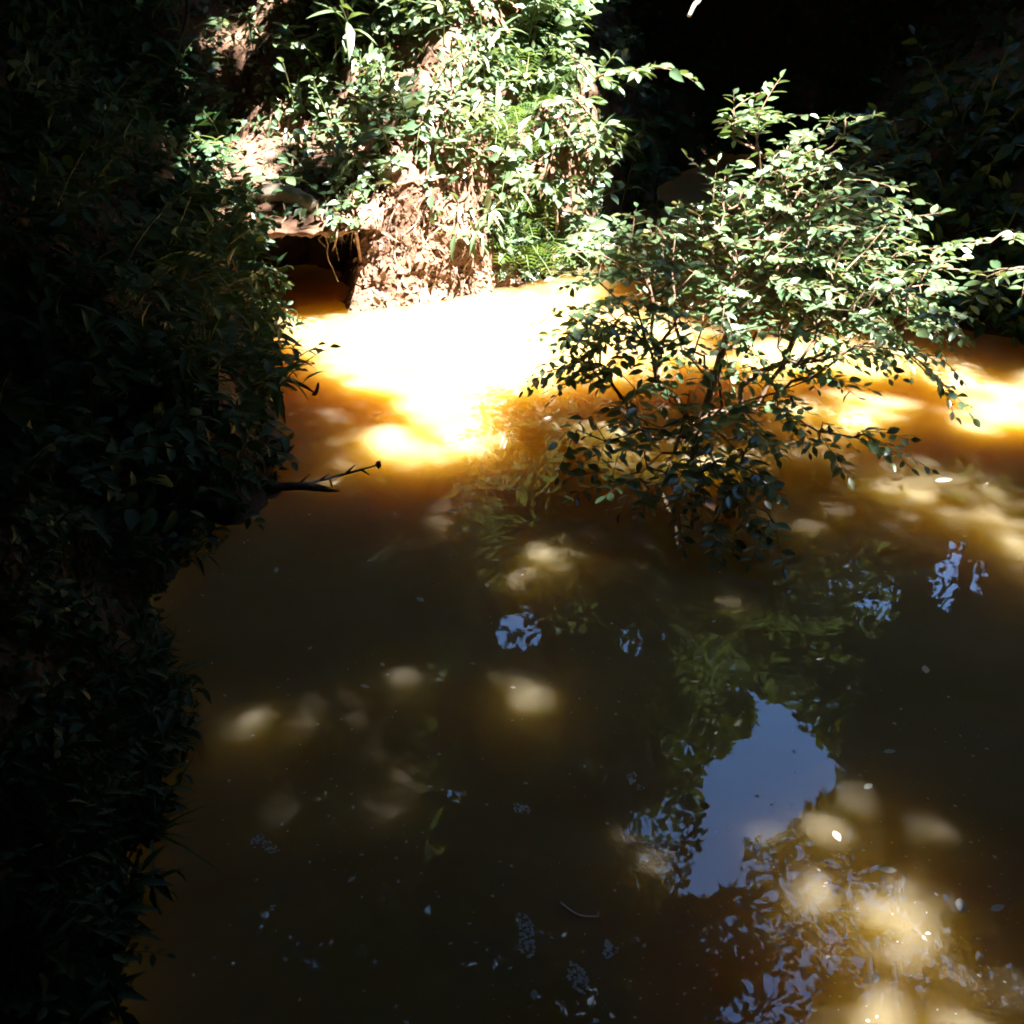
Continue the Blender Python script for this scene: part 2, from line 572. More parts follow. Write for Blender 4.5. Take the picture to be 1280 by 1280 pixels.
def open_to_sun(P, m=0.06):
    """0..1, how much of the foliage is missing here"""
    q = P[:, :2] - P[:, 2:3] * SUN[:2] / SUN[2]
    n = fbm(q[:, 0] * 1.6, q[:, 1] * 1.6, 21)
    s = signed(q[:, 0] + 0.12 * n, q[:, 1] + 0.12 * n, LIT)
    base = smooth(0.10, -0.12, s - m)
    sd = signed(q[:, 0], q[:, 1], DENSE_LIT)
    core = smooth(0.15, -0.2, sd - m)
    r = base * (core + (1 - core) * np.where(n > 0.0, 0.995, 0.74))
    n2 = fbm(q[:, 0] * 5.5, q[:, 1] * 5.5, 23)
    for px, py, rad, k in SPOTS:
        c = W(px, py)
        rr = rad * np.hypot(np.hypot(c[0], c[1]), CAMZ) / FPX
        e = np.hypot((q[:, 0] - c[0]), (q[:, 1] - c[1]) * 0.75) / (rr * 1.2 + m)
        r = np.maximum(r, (e + 0.8 * n + 1.4 * n2 < 1.1) * (0.755 + 0.155 * k - 0.16 * e ** 2))
    for cx, cy_, rad in SHAFTS:
        r = np.maximum(r, (np.hypot(q[:, 0] - cx, q[:, 1] - cy_) < rad + m) * 0.97)
    return r


SKYGAP = [(945, 868), (985, 885), (1012, 915), (1050, 950), (1046, 990), (1000, 1015), (975, 1040), (930, 1050), (915, 1090), (893, 1122), (862, 1112), (868, 1080), (882, 1050),
          (872, 1000), (878, 960), (915, 930), (940, 900)]
POROUS = [(660, 785, 50, 38, .97), (905, 840, 60, 40, .9), (800, 800, 40, 24, .92), (1075, 745, 80, 46, .985), (1010, 905, 40, 60, .8), (1200, 720, 50, 54, .97), (860, 1060, 70, 60, .75),
          (1010, 1150, 120, 100, .78), (960, 1250, 60, 40, .85), (1130, 1200, 70, 80, .75), (570, 1000, 24, 20, .85), (320, 1150, 22, 26, .5), (1060, 930, 40, 80, .7),
          (1240, 1230, 40, 50, .7), (950, 960, 140, 150, .5)]


def open_to_view(P):
    Q = P.copy(); Q[:, 2] *= -1
    px, py = to_pixel(Q)
    n = fbm(px / 45, py / 45, 31) + 0.5 * fbm(px / 15, py / 15, 33)
    s = signed(px + 30 * n, py + 30 * n, SKYGAP)
    r = (s < 3) * 1.0
    for cx, cy_, rx, ry, k in POROUS:
        e = np.hypot((px - cx) / rx, (py - cy_) / ry)
        r = np.maximum(r, (e + 1.1 * n < 1) * k)
    return r


# ------------------------------------------------------------------ leaves in bulk
KITE_V = np.array([(0, 0, 0), (0.26, 0.42, 0.05), (0.66, 0.36, 0.03), (1, 0, -0.06), (0.66, -0.36, 0.03), (0.26, -0.42, 0.05)])
KITE_F = np.array([(0, 3, 2, 1), (0, 5, 4, 3)])
QUAD_V = np.array([(0, 0, 0), (0.45, 0.45, 0.05), (1, 0, 0), (0.45, -0.45, 0.05)])
QUAD_F = np.array([(0, 3, 2, 1)])[:, [0, 1, 2, 3]]


def frames(D, Nn):
    D = D / (np.linalg.norm(D, axis=1)[:, None] + 1e-9)
    S = np.cross(Nn, D)
    S /= np.linalg.norm(S, axis=1)[:, None] + 1e-9
    Z = np.cross(D, S)
    return D, S, Z


def bulk_leaves(P, D, Nn, L, Wd, tv=KITE_V, tf=KITE_F):
    D, S, Z = frames(D, Nn)
    n = len(P)
    L = np.broadcast_to(L, (n,))[:, None, None]; Wd = np.broadcast_to(Wd, (n,))[:, None, None]
    V = P[:, None, :] + D[:, None, :] * tv[None, :, 0:1] * L + S[:, None, :] * tv[None, :, 1:2] * Wd + Z[:, None, :] * tv[None, :, 2:3] * L
    F = (tf[None] + (np.arange(n) * len(tv))[:, None, None]).reshape(-1, tf.shape[1])
    return V.reshape(-1, 3), F


# one leaf as a piece: base at the origin, along +x, 12 blades of surface with a folded midrib and a drooping tip
def leaf_mesh(name, mat, width, stations, droop=0.16, fold=0.14, petiole=0.08, wave=0.0):
    V, F = [], []
    n = len(stations)
    for i, (t, w) in enumerate(stations):
        x = petiole + (1 - petiole) * t
        z = -droop * t * t
        wv_ = wave * math.sin(i * 2.2)
        V += [(x, w * width / 2, z + fold * w * width + wv_), (x, 0, z), (x, -w * width / 2, z + fold * w * width - wv_)]
    for i in range(n - 1):
        a = i * 3
        F += [(a, a + 1, a + 4, a + 3), (a + 1, a + 2, a + 5, a + 4)]
    k = len(V)
    V += [(0, 0.008, 0.004), (0, -0.008, 0.004), (petiole, -0.008, 0.0), (petiole, 0.008, 0.0)]
    F.append((k, k + 1, k + 2, k + 3))
    return mesh_any(name, V, F, mat)


OVAL = [(0, 0.04), (0.15, 0.62), (0.4, 1.0), (0.68, 0.82), (0.88, 0.38), (1, 0.02)]
LANCE = [(0, 0.05), (0.12, 0.5), (0.35, 1.0), (0.65, 0.7), (0.86, 0.3), (1, 0.02)]
LM = {
    'shrub': [leaf_mesh('shrub_leaf', M['shrub_leaf'], w, OVAL, d, f, 0.06, wv_) for w, d, f, wv_ in ((.52, .1, .12, 0), (.46, .2, .2, .02), (.5, .02, .08, -.015))],
    'oval': [leaf_mesh('oval_leaf', M['bank_leaf'], w, OVAL, d, f, 0.08, wv_) for w, d, f, wv_ in ((.5, .2, .14, 0), (.42, .34, .18, .02), (.56, .12, .1, -.015))],
    'lance': [leaf_mesh('lance_leaf', M['lance_leaf'], w, LANCE, d, f, 0.05, wv_) for w, d, f, wv_ in ((.24, .4, .2, 0), (.19, .6, .25, .01), (.28, .22, .15, 0))],
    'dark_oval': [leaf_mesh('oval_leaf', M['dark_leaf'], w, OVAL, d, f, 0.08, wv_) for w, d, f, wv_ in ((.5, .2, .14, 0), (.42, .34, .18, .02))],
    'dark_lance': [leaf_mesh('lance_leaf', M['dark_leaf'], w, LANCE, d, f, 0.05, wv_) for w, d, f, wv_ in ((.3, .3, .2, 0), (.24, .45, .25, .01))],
}


def leaf_matrix(p, d, n, size):
    d = Vector(d).normalized(); n = Vector(n)
    s = n.cross(d)
    if s.length < 1e-4:
        s = Vector((0.3, 1, 0.2)).cross(d)
    s.normalize()
    z = d.cross(s)
    m = Matrix(((d.x, s.x, z.x, p[0]), (d.y, s.y, z.y, p[1]), (d.z, s.z, z.z, p[2]), (0, 0, 0, 1)))
    return m @ Matrix.Diagonal((size, size, size, 1))


def put_leaf(meshes, p, d, n, size, parent, origin, name='leaf'):
    o = bpy.data.objects.new(name, random.choice(meshes))
    COL.objects.link(o)
    o.parent = parent
    o.matrix_basis = leaf_matrix(np.asarray(p) - np.asarray(origin), d, n, size)
    return o


def unit(v):
    v = np.asarray(v, float)
    return v / (np.linalg.norm(v) + 1e-9)


def arch(base, d, L, bend, n=7, side=0.06):
    """a shoot that leaves along d and bends to the ground"""
    p = np.array(base, float); d = unit(d)
    pts = [p.copy()]
    sd = RNG.normal(0, side, 3)
    for i in range(n - 1):
        d = unit(d + np.array([0, 0, -bend / (n - 1)]) + sd / (n - 1) + RNG.normal(0, 0.04, 3))
        p = p + d * L / (n - 1)
        pts.append(p.copy())
    return np.array(pts)


def spray(pts, n, leaf, flat=0.75, start=0.25, spread=0.95, up=(0, 0, 1)):
    """leaves set alternately along a shoot: (position, direction, normal, size)"""
    out = []
    m = len(pts)
    for i in range(n):
        t = start + (1 - start) * i / max(1, n - 1)
        f = t * (m - 1); a = min(int(f), m - 2); w = f - a
        p = pts[a] * (1 - w) + pts[a + 1] * w
        tg = unit(pts[a + 1] - pts[a])
        sd = unit(np.cross(tg, up)) * (1 if i % 2 else -1)
        d = unit(tg * (1 - spread * (0.55 if i < n - 1 else 0)) + sd * (spread if i < n - 1 else 0.1) + RNG.normal(0, 0.18, 3))
        nn = unit(np.array(up) * flat + RNG.normal(0, 0.32, 3))
        s = leaf * (0.72 + 0.4 * math.sin(math.pi * min(1, 0.25 + t * 0.7))) * RNG.uniform(0.75, 1.15)
        out.append((p, d, nn, s))
    return out


# ------------------------------------------------------------------ branching that reaches given points
def grow(root_pts, targets, wander=0.10, bias=0.25):
    nodes = [np.array(p, float) for p in root_pts]
    par = [i - 1 for i in range(len(nodes))]
    plen = [0.0]
    for i in range(1, len(nodes)):
        plen.append(plen[-1] + np.linalg.norm(nodes[i] - nodes[i - 1]))
    tips = []
    r0 = nodes[0]
    for t in sorted(targets, key=lambda q: np.linalg.norm(q - r0)):
        A = np.array(nodes)
        d = np.linalg.norm(A - t, axis=1)
        k = int(np.argmin(d + bias * np.array(plen)))
        L = d[k]
        m = max(2, min(6, int(L / 0.22) + 2))
        path = wiggle(nodes[k], t, m, wander, 0.06)
        prev = k
        for p in path[1:]:
            nodes.append(p); par.append(prev); plen.append(plen[prev] + np.linalg.norm(p - nodes[prev]))
            prev = len(nodes) - 1
        tips.append(prev)
    cnt = np.zeros(len(nodes))
    for t in tips:
        cnt[t] += 1
    for i in range(len(nodes) - 1, 0, -1):
        cnt[par[i]] += cnt[i]
    return np.array(nodes), np.array(par), cnt, tips


def chains(nodes, par, cnt, r_tip, expo, r_max):
    """split the tree into unbranched runs, thickest child continues"""
    kids = {}
    for i, p in enumerate(par):
        if p >= 0:
            kids.setdefault(p, []).append(i)
    rad = np.minimum(r_max, r_tip * np.maximum(cnt, 1) ** expo)
    out = []
    stack = [(0, None)]
    while stack:
        i, before = stack.pop()
        run = [before, i] if before is not None else [i]
        while True:
            ks = kids.get(run[-1], [])
            if not ks:
                break
            ks = sorted(ks, key=lambda k: -cnt[k])
            for k in ks[1:]:
                stack.append((k, run[-1]))
            run.append(ks[0])
        if len(run) > 1:
            r = rad[run].copy()
            if before is not None:
                r[0] = r[1]
            out.append((nodes[run], r))
    return out


# ------------------------------------------------------------------ forest trees
TREES = [(-5.2, 11.6, 'slim'), (-3.4, 14.2, 'big'), (0.2, 14.6, 'big'), (5.6, 12.8, 'big'), (7.6, 10.2, 'big'), (7.4, 5.4, 'big'), (7.8, 0.2, 'big'), (-4.6, 6.6, 'slim'),
         (-5.6, 2.2, 'big'), (-5.0, -3.4, 'big'), (6.8, -5.5, 'big'), (-9.5, 8.0, 'big'), (-8.5, 15.0, 'big'), (-4.0, 19.0, 'big'), (2.8, 19.5, 'big'), (8.5, 17.5, 'big'),
         (12.5, 12.0, 'big'), (12.8, 4.5, 'big'), (12.5, -3.5, 'big'), (9.0, -11.0, 'big'), (1.0, -15.0, 'big'), (-7.0, -11.0, 'big'), (-11.5, -4.0, 'big'), (-11.5, 2.0, 'big')]
TXY = np.array([(t[0], t[1]) for t in TREES])


def hull_points():
    """cluster centres: a leafy roof 8.5-14 m up, and a leafy wall all round"""
    A = []
    # roof in the part the water mirrors: small leaves
    def box(n, x0, x1, y0, y1, z0, z1, size):
        P = np.column_stack([RNG.uniform(x0, x1, n), RNG.uniform(y0, y1, n), RNG.uniform(z0, z1, n)])
        A.append((P, np.full(n, size)))
    box(5600, -9, 13, 7.5, 21, 8.2, 13.5, 0.0)       # seen in the water
    box(7000, -15, 17, -15, 8.5, 9.0, 14.5, 1.0)     # over and behind the camera
    box(1800, -15, -8, 6, 23, 8.0, 13.0, 1.0)
    box(1800, 12, 17, 6, 23, 8.0, 13.0, 1.0)
    box(3000, -3, 19, -15, 11, 15.0, 20.0, 1.0)       # added unseen upper leaf layer, blocks slanting skylight beside the sun shafts
    n = 9000
    box(1500, -8, 12, 5.0, 10.0, 8.8, 14.0, 0.0)
    a = RNG.uniform(0, 2 * math.pi, n); r = RNG.uniform(15, 20, n)
    x = 1 + r * np.cos(a); y = 4 + r * 1.05 * np.sin(a)
    A.append((np.column_stack([x, y, ground_h(x, y) + RNG.uniform(0.2, 13, n)]), np.full(n, 2.0)))
    # lower boughs of the trees behind the far bank and right bank
    n = 1300
    k = RNG.integers(0, 5, n)
    bx = np.array([(-6.5, 13.0), (-3.0, 15.0), (0.5, 15.5), (4.8, 14.0), (8.2, 10.5)])[k]
    P = np.column_stack([bx[:, 0] + RNG.normal(0, 1.7, n), bx[:, 1] + np.abs(RNG.normal(0, 1.2, n)), RNG.uniform(4.4, 8.6, n)])
    A.append((P, np.zeros(n)))
    P = np.vstack([a_[0] for a_ in A]); s = np.concatenate([a_[1] for a_ in A])
    return P, s


CP_, CS_ = hull_points()
# nothing hangs into the picture itself
fx, fy = to_pixel(CP_)
ok = ~((fx > -80) & (fx < 1360) & (fy > -60) & (fy < 1340) & (CP_[:, 1] > 0) & (CP_[:, 1] < 14))
CP_, CS_ = CP_[ok], CS_[ok]
qx, qy = to_pixel(np.column_stack([CP_[:, :2] - CP_[:, 2:3] * SUN[:2] / SUN[2], np.zeros(len(CP_))]))
CS_[(CS_ == 1.0) & (qx > 60) & (qx < 1420) & (qy > 330) & (qy < 1420) & (CP_[:, 1] < 9)] = 0.5
mx_, my_ = to_pixel(CP_ * np.array([1, 1, -1.0]))
seen = (mx_ > -60) & (mx_ < 1340) & (my_ > 540) & (my_ < 1360) & (CP_[:, 1] > 1)
CS_[(CS_ == 1.0) & seen] = 0.5
CS_[(CS_ == 2.0) & seen] = 1.5
OWN = np.argmin(((CP_[:, None, :2] - TXY[None]) ** 2).sum(2), axis=1)
SPEC = {0.0: (42, 0.42, 0.155, 0.105), 0.5: (210, 0.62, 0.15, 0.105), 1.0: (22, 0.62, 0.46, 0.34), 1.5: (110, 0.85, 0.3, 0.21), 2.0: (16, 0.85, 0.85, 0.7)}   # leaves, cluster radius, leaf length, width

for ti, (tx, ty, kind) in enumerate(TREES):
    base, _ = drop(tx, ty)
    mine = np.where(OWN == ti)[0]
    lab = {0: 'slim dark tree rising from the shaded bank beside the sunlit earth slope',
           1: 'forest tree behind the top of the sunlit bank, dark trunk in shade',
           2: 'forest tree rooted behind the dark gap beyond the sunlit bank',
           3: 'forest tree standing in deep shade behind the stream bend',
           7: 'slim dark tree standing on the shaded bank'}.get(ti, 'tall dark forest tree whose crown closes over the stream')
    t = thing('forest_tree', base, lab, 'tree', None if ti in (0, 1, 2, 3, 7) else 'forest trees around the stream')
    hgt = 8.6 if kind == 'big' else 7.6
    r0 = 0.2 if kind == 'big' else 0.09
    lean = RNG.normal(0, 0.35, 2)
    trunk = np.array([base + np.array([lean[0] * k * k, lean[1] * k * k, -0.3 + (hgt - base[2] * 0.4) * k]) + np.array([*RNG.normal(0, 0.05, 2), 0]) for k in np.linspace(0, 1, 9)])
    rr = np.linspace(r0, r0 * 0.5, 9); rr[0] *= 1.6; rr[1] *= 1.12
    tube('trunk', trunk, rr, M['bark'], t, base, 9)
    C = CP_[mine]; S = CS_[mine]
    if not len(C):
        continue
    osun = open_to_sun(C); ovw = open_to_view(C)
    reach = C[(osun < 0.5) & (ovw < 0.6)]
    lim = 260 if ti in (0, 1, 2, 3, 4, 12, 13, 14, 15) else 30
    if len(reach) > lim:
        reach = reach[RNG.choice(len(reach), lim, False)]
    if len(reach):
        for _pass in range(3):
            nodes, par, cnt, tips = grow(trunk[5:], list(reach), 0.06, 0.3)
            seg = np.array([(nodes[i] * (1 - w) + nodes[par[i]] * w) for i in range(1, len(nodes)) for w in (0, .25, .5, .75)])
            Q = seg.copy(); Q[:, 2] *= -1
            bad = ((signed(*to_pixel(Q), SKYGAP) < 8) | (open_to_sun(seg, 0.0) > 0.95)).reshape(-1, 4).any(1)
            cut = np.zeros(len(nodes), bool); cut[1:] = bad
            for i in range(1, len(nodes)):
                cut[i] |= cut[par[i]]
            good = [nodes[t_] for t_ in tips if not cut[t_]]
            if len(good) == len(reach) or not good:
                break
            reach = np.array(good)
        ch = chains(nodes, par, cnt, 0.007, 0.5, r0 * 0.5)
        multi_tube('limb', ch, M['bark'], t, base, 5)['kind'] = 'stuff'
    VV, FF, nvt = [], [], 0
    for sz in (0.0, 0.5, 1.0, 1.5, 2.0):
        c = C[S == sz]
        if not len(c):
            continue
        nl, cr, ll, lw = SPEC[sz]
        P = (c[:, None, :] + RNG.normal(0, cr * 0.55, (len(c), nl, 3)) * np.array([1, 1, 0.7])).reshape(-1, 3)
        keep = RNG.random(len(P)) >= np.maximum(open_to_sun(P, ll * 0.28), open_to_view(P))
        gx_, gy_ = to_pixel(P)
        keep &= ~((gx_ > -60) & (gx_ < 1340) & (gy_ > -30) & (gy_ < 1340) & (P[:, 1] > 0) & (P[:, 1] < 13))
        P = P[keep]
        n = len(P)
        D = RNG.normal(0, 1, (n, 3)); D[:, 2] = D[:, 2] * 0.5 - 0.3
        Nn = RNG.normal(0, 0.5, (n, 3)); Nn[:, 2] += 1.0
        k = RNG.uniform(0.7, 1.25, n)
        tv, tf = (KITE_V, KITE_F) if sz < 1 else (QUAD_V, QUAD_F)
        v, f = bulk_leaves(P, D, Nn, ll * k, lw * k, tv, tf)
        VV.append(v - base); FF.append(f + nvt); nvt += len(v)
    if VV:
        link('crown', mesh_np('crown', np.vstack(VV), np.vstack(FF), M['canopy_leaf']), t)

# ------------------------------------------------------------------ the shrub that stands in the stream
root = water_at(862, 578); root[2] = -0.25
shrub = thing('overhanging_shrub', (root[0], root[1], 0.0), 'large leafy shrub rising out of the brown water, crown bright with sunlight', 'shrub')
S0 = np.array([root[0], root[1], 0.0])


def shrub_y(py):
    return float(np.interp(py, [80, 300, 450, 560, 680], [6.35, 6.2, 5.75, 5.25, 4.95]))


BL = [(930, 105, 22, 4), (915, 112, 14, 2), (985, 165, 30, 6), (1010, 205, 46, 9), (950, 200, 26, 4), (1055, 110, 14, 2), (1060, 215, 30, 3), (900, 220, 26, 3), (870, 265, 30, 4), (960, 270, 60, 13),
      (1040, 270, 54, 12), (1100, 260, 36, 4), (920, 310, 60, 13), (1010, 320, 60, 14), (1090, 320, 50, 10), (1140, 335, 26, 2), (830, 310, 44, 8), (770, 295, 22, 3), (760, 340, 26, 3),
      (800, 345, 40, 8), (860, 365, 50, 11), (940, 380, 56, 13), (1030, 380, 56, 12), (1110, 375, 50, 10), (1160, 395, 20, 2), (750, 400, 34, 7), (810, 410, 40, 8), (730, 450, 26, 5),
      (770, 440, 34, 5), (900, 430, 50, 9), (980, 440, 50, 9), (1060, 425, 40, 7), (1140, 430, 34, 6), (1160, 460, 14, 2), (790, 500, 40, 6), (860, 490, 46, 8), (930, 490, 46, 8), (1000, 490, 36, 5),
      (750, 545, 34, 4), (810, 560, 46, 6), (880, 555, 46, 8), (950, 550, 46, 7), (1050, 530, 36, 4), (1080, 550, 20, 2), (860, 610, 50, 8), (930, 610, 46, 6), (880, 660, 36, 4), (780, 600, 36, 3), (940, 655, 30, 3)]
tg = []
for cx, cy_, rad, n in BL:
    cy_ += float(np.interp(cy_, [90, 200, 330], [52, 36, 0]))
    for _ in range(int(n * (2.35 if cy_ < 430 else 1.35) + 0.5)):
        a, r = RNG.uniform(0, 2 * math.pi), rad * math.sqrt(RNG.random())
        py = cy_ + r * math.sin(a)
        p = at_depth(cx + r * math.cos(a), py, shrub_y(py) + RNG.normal(0, 0.22) * min(1, rad / 40))
        if p[2] > 0.06:
            tg.append(p)
stem0 = [root, at_depth(872, 540, 5.75), at_depth(888, 490, 5.85), at_depth(905, 430, 5.95), at_depth(935, 350, 6.05), at_depth(960, 280, 6.15), at_depth(972, 215, 6.25)]
nodes, par, cnt, tips = grow(stem0, tg, 0.10, 0.35)
ch = chains(nodes, par, cnt, 0.003, 0.40, 0.024)
ch.sort(key=lambda c: -c[1][0])
for c in ch[:26]:
    tube('branch', c[0], c[1], M['twig'], shrub, S0, 7)
multi_tube('twig', ch[26:], M['twig'], shrub, S0, 4)['kind'] = 'stuff'
allv = []
side_tw = []
for ti_ in tips:
    p = nodes[ti_]; b = nodes[par[ti_]]
    outd = unit(np.array([p[0] - 0.95, (p[1] - 6.0), 0]) + 1e-3)
    d0 = unit(unit(p - b) * 0.6 + outd * 0.6 + np.array([0, -0.15, 0.22 if p[2] > 1.0 else -0.2]) + RNG.normal(0, 0.3, 3))
    L = RNG.uniform(0.16, 0.32)
    pts = arch(p, d0, L, 0.55, 5)
    side_tw.append((pts, np.linspace(0.003, 0.0012, 5)))
    allv += spray(pts, int(RNG.integers(7, 11)), RNG.uniform(0.062, 0.092), 0.8, 0.05)
multi_tube('leaf_stalk', side_tw, M['twig'], shrub, S0, 4)['kind'] = 'stuff'
allv = [v for v in allv if v[0][2] > 0.03]
vd = np.array([unit(v[0] - np.array([0, 0, CAMZ])) for v in allv])
area = np.array([v[3] ** 2 * abs(v[2] @ e) / np.linalg.norm(v[0] - np.array([0, 0, CAMZ])) ** 2 for v, e in zip(allv, vd)])
order = np.argsort(-area)
for k in order[:300]:
    p, d, nn, s = allv[k]
    put_leaf(LM['shrub'], p, d, nn, s, shrub, S0)
rest = [allv[k] for k in order[300:]]


def joined(items, meshes, name, parent, origin):
    """many leaves of the given leaf shapes as one mesh"""
    tmpl = []
    for me in meshes:
        v = np.array([x.co[:] for x in me.vertices]); f = [tuple(p.vertices) for p in me.polygons]
        tmpl.append((v, np.array(f)))
    VV, FF, n = [], [], 0
    for i, (p, d, nn, s) in enumerate(items):
        v, f = tmpl[i % len(tmpl)]
        m = np.array(leaf_matrix(np.asarray(p) - np.asarray(origin), d, nn, s))
        VV.append(v @ m[:3, :3].T + m[:3, 3]); FF.append(f + n); n += len(v)
    return link(name, mesh_np(name, np.vstack(VV), np.vstack(FF), meshes[0].materials[0], True), parent)


o = joined(rest, LM['shrub'], 'foliage', shrub, S0)
o['kind'] = 'stuff'
print('shrub leaves', len(allv))

# ------------------------------------------------------------------ plants of the banks
NPL = 0


def broadleaf(p, nrm, size, shoots, label, group, leafset='oval', nleaf=(6, 11), join=False, name='broadleaf_plant'):
    t = thing(name, p, label, 'plant', group)
    its = []
    for _ in range(shoots):
        d = unit(nrm * 0.7 + np.array([0, -0.1, 0.75]) + RNG.normal(0, 0.45, 3))
        L = size * RNG.uniform(2.2, 4.6)
        pts = arch(p - nrm * 0.02, d, L, RNG.uniform(0.5, 1.3), 7, 0.2)
        tube('stem', pts, np.linspace(0.006, 0.002, 7) * (size / 0.12), M['green_stem'], t, p, 4)
        its += spray(pts, int(RNG.integers(*nleaf)), size, 0.8, 0.22, 1.0, unit(np.array([0, 0, 0.8]) + nrm * 0.5))
    if join:
        joined(its, LM[leafset], 'foliage', t, p)
    else:
        for q, d, n_, s in its:
            put_leaf(LM[leafset], q, d, n_, s, t, p)
    return t


def lanceleaf(p, nrm, size, canes, label, group, leafset='lance', join=False, name='lance_leaf_plant'):
    t = thing(name, p, label, 'plant', group)
    its = []
    for _ in range(canes):
        d = unit(nrm * 0.6 + np.array([0, -0.1, 0.8]) + RNG.normal(0, 0.4, 3))
        L = size * RNG.uniform(1.6, 3.0)
        pts = arch(p - nrm * 0.02, d, L, RNG.uniform(0.3, 0.9), 7, 0.15)
        tube('stem', pts, np.linspace(0.006, 0.003, 7) * (size / 0.2), M['green_stem'], t, p, 4)
        m = int(RNG.integers(6, 11))
        for i in range(m):
            f = 0.45 + 0.55 * i / (m - 1)
            q = pts[min(6, int(f * 6))]
            tgn = unit(pts[6] - pts[4])
            a = i * 2.4 + RNG.uniform(0, 1)
            u = unit(np.cross(tgn, [0.2, 0.3, 0.9])); w = np.cross(tgn, u)
            d = unit(tgn * 0.5 + (math.cos(a) * u + math.sin(a) * w) * 0.9 + np.array([0, 0, 0.05]))
            its.append((q, d, unit(np.array([0, 0, 1.0]) + RNG.normal(0, 0.25, 3)), size * RNG.uniform(0.7, 1.15)))
    if join:
        joined(its, LM[leafset], 'foliage', t, p)
    else:
        for q, d, n_, s in its:
            put_leaf(LM[leafset], q, d, n_, s, t, p)
    return t


def frond_mesh(name, mat, droop):
    """a feathery frond along +x, length 1"""
    V, F = [], []
    for i in range(15):
        t = 0.12 + 0.88 * i / 14
        z = 0.35 * math.sin(t * 1.6) - droop * t * t
        ln = 0.24 * math.sin(math.pi * min(1, 0.14 + 0.86 * (1 - t) ** 0.8)) + 0.02
        for s in (1, -1):
            k = len(V)
            V += [(t, 0, z), (t + 0.035, s * ln * 0.35, z + 0.012), (t + 0.055, s * ln, z - 0.05 * ln * 4), (t - 0.02, s * ln * 0.35, z + 0.005)]
            F.append((k, k + 1, k + 2, k + 3) if s > 0 else (k, k + 3, k + 2, k + 1))
    for i in range(10):
        a, b = i / 10, (i + 1) / 10
        k = len(V)
        za = 0.35 * math.sin(a * 1.6) - droop * a * a; zb = 0.35 * math.sin(b * 1.6) - droop * b * b
        V += [(a, 0.007, za), (a, -0.007, za), (b, -0.006, zb), (b, 0.006, zb)]
        F.append((k, k + 1, k + 2, k + 3))
    return mesh_any(name, V, F, mat)


FROND = [frond_mesh('frond', M['fern_leaf'], d) for d in (0.35, 0.55, 0.8)]
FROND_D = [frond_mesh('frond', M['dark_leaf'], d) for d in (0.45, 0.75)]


def fern(p, nrm, size, n, label, group, dark=False):
    t = thing('fern', p, label, 'fern', group)
    for i in range(n):
        a = 2 * math.pi * i / n + RNG.uniform(-0.3, 0.3)
        d = unit(np.array([math.cos(a), math.sin(a), 0.25]) + nrm * 0.7)
        put_leaf(FROND_D if dark else FROND, p - nrm * 0.01, d, unit(np.array([0, 0, 1.0]) + nrm * 0.3), size * RNG.uniform(0.75, 1.15), t, p, 'frond')
    return t


def vine(px, py, n, step, size, label, group, leafset='oval', drift=0.0):
    pts = []
    x, y = px, py
    for i in range(n):
        q, nr = cast(x, y)
        if q is None:
            break
        pts.append(q + nr * RNG.uniform(0.02, 0.07) + np.array([0, 0, 0.01]))
        x += RNG.normal(drift, step * 0.45); y += step
    if len(pts) < 3:
        return None
    pts = np.array(pts); p = pts[0]
    t = thing('creeping_vine', p, label, 'vine', group)
    tube('stem', pts, np.linspace(0.009, 0.004, len(pts)), M['twig'], t, p, 5)
    for i in range(len(pts) - 1):
        for k in range(3):
            w = RNG.random()
            q = pts[i] * (1 - w) + pts[i + 1] * w
            d = unit(RNG.normal(0, 0.7, 3) + np.array([0, -0.5, -0.2]))
            put_leaf(LM[leafset], q, d, unit(np.array([0.1, -0.5, 0.7]) + RNG.normal(0, 0.3, 3)), size * RNG.uniform(0.6, 1.2), t, p)
    return t


BLADE = [leaf_mesh('blade', M['lance_leaf'], w, [(0, .6), (.3, 1), (.6, .8), (.85, .45), (1, .03)], d, 0.3, 0.02) for w, d in ((.05, .5), (.04, .9), (.06, .25))]


def grass(p, nrm, size, n, label, group):
    t = thing('grass_tuft', p, label, 'grass', group)
    for i in range(n):
        a = RNG.uniform(0, 2 * math.pi)
        d = unit(np.array([math.cos(a) * 0.6, math.sin(a) * 0.6, 0.7]) + nrm * 0.5)
        put_leaf(BLADE, p - nrm * 0.01, d, unit(np.array([0, 0, 1.0]) + nrm * 0.4), size * RNG.uniform(0.6, 1.2), t, p, 'blade')
    return t


def pick(poly, avoid=()):
    xs = [q[0] for q in poly]; ys = [q[1] for q in poly]
    for _ in range(400):
        x, y = RNG.uniform(min(xs), max(xs)), RNG.uniform(min(ys), max(ys))
        if in_poly(np.array([x]), np.array([y]), poly)[0] and not any(in_poly(np.array([x]), np.array([y]), a)[0] for a in avoid):
            p, n = cast(x, y)
            if p is not None:
                return p, n, x, y
    return None, None, 0, 0


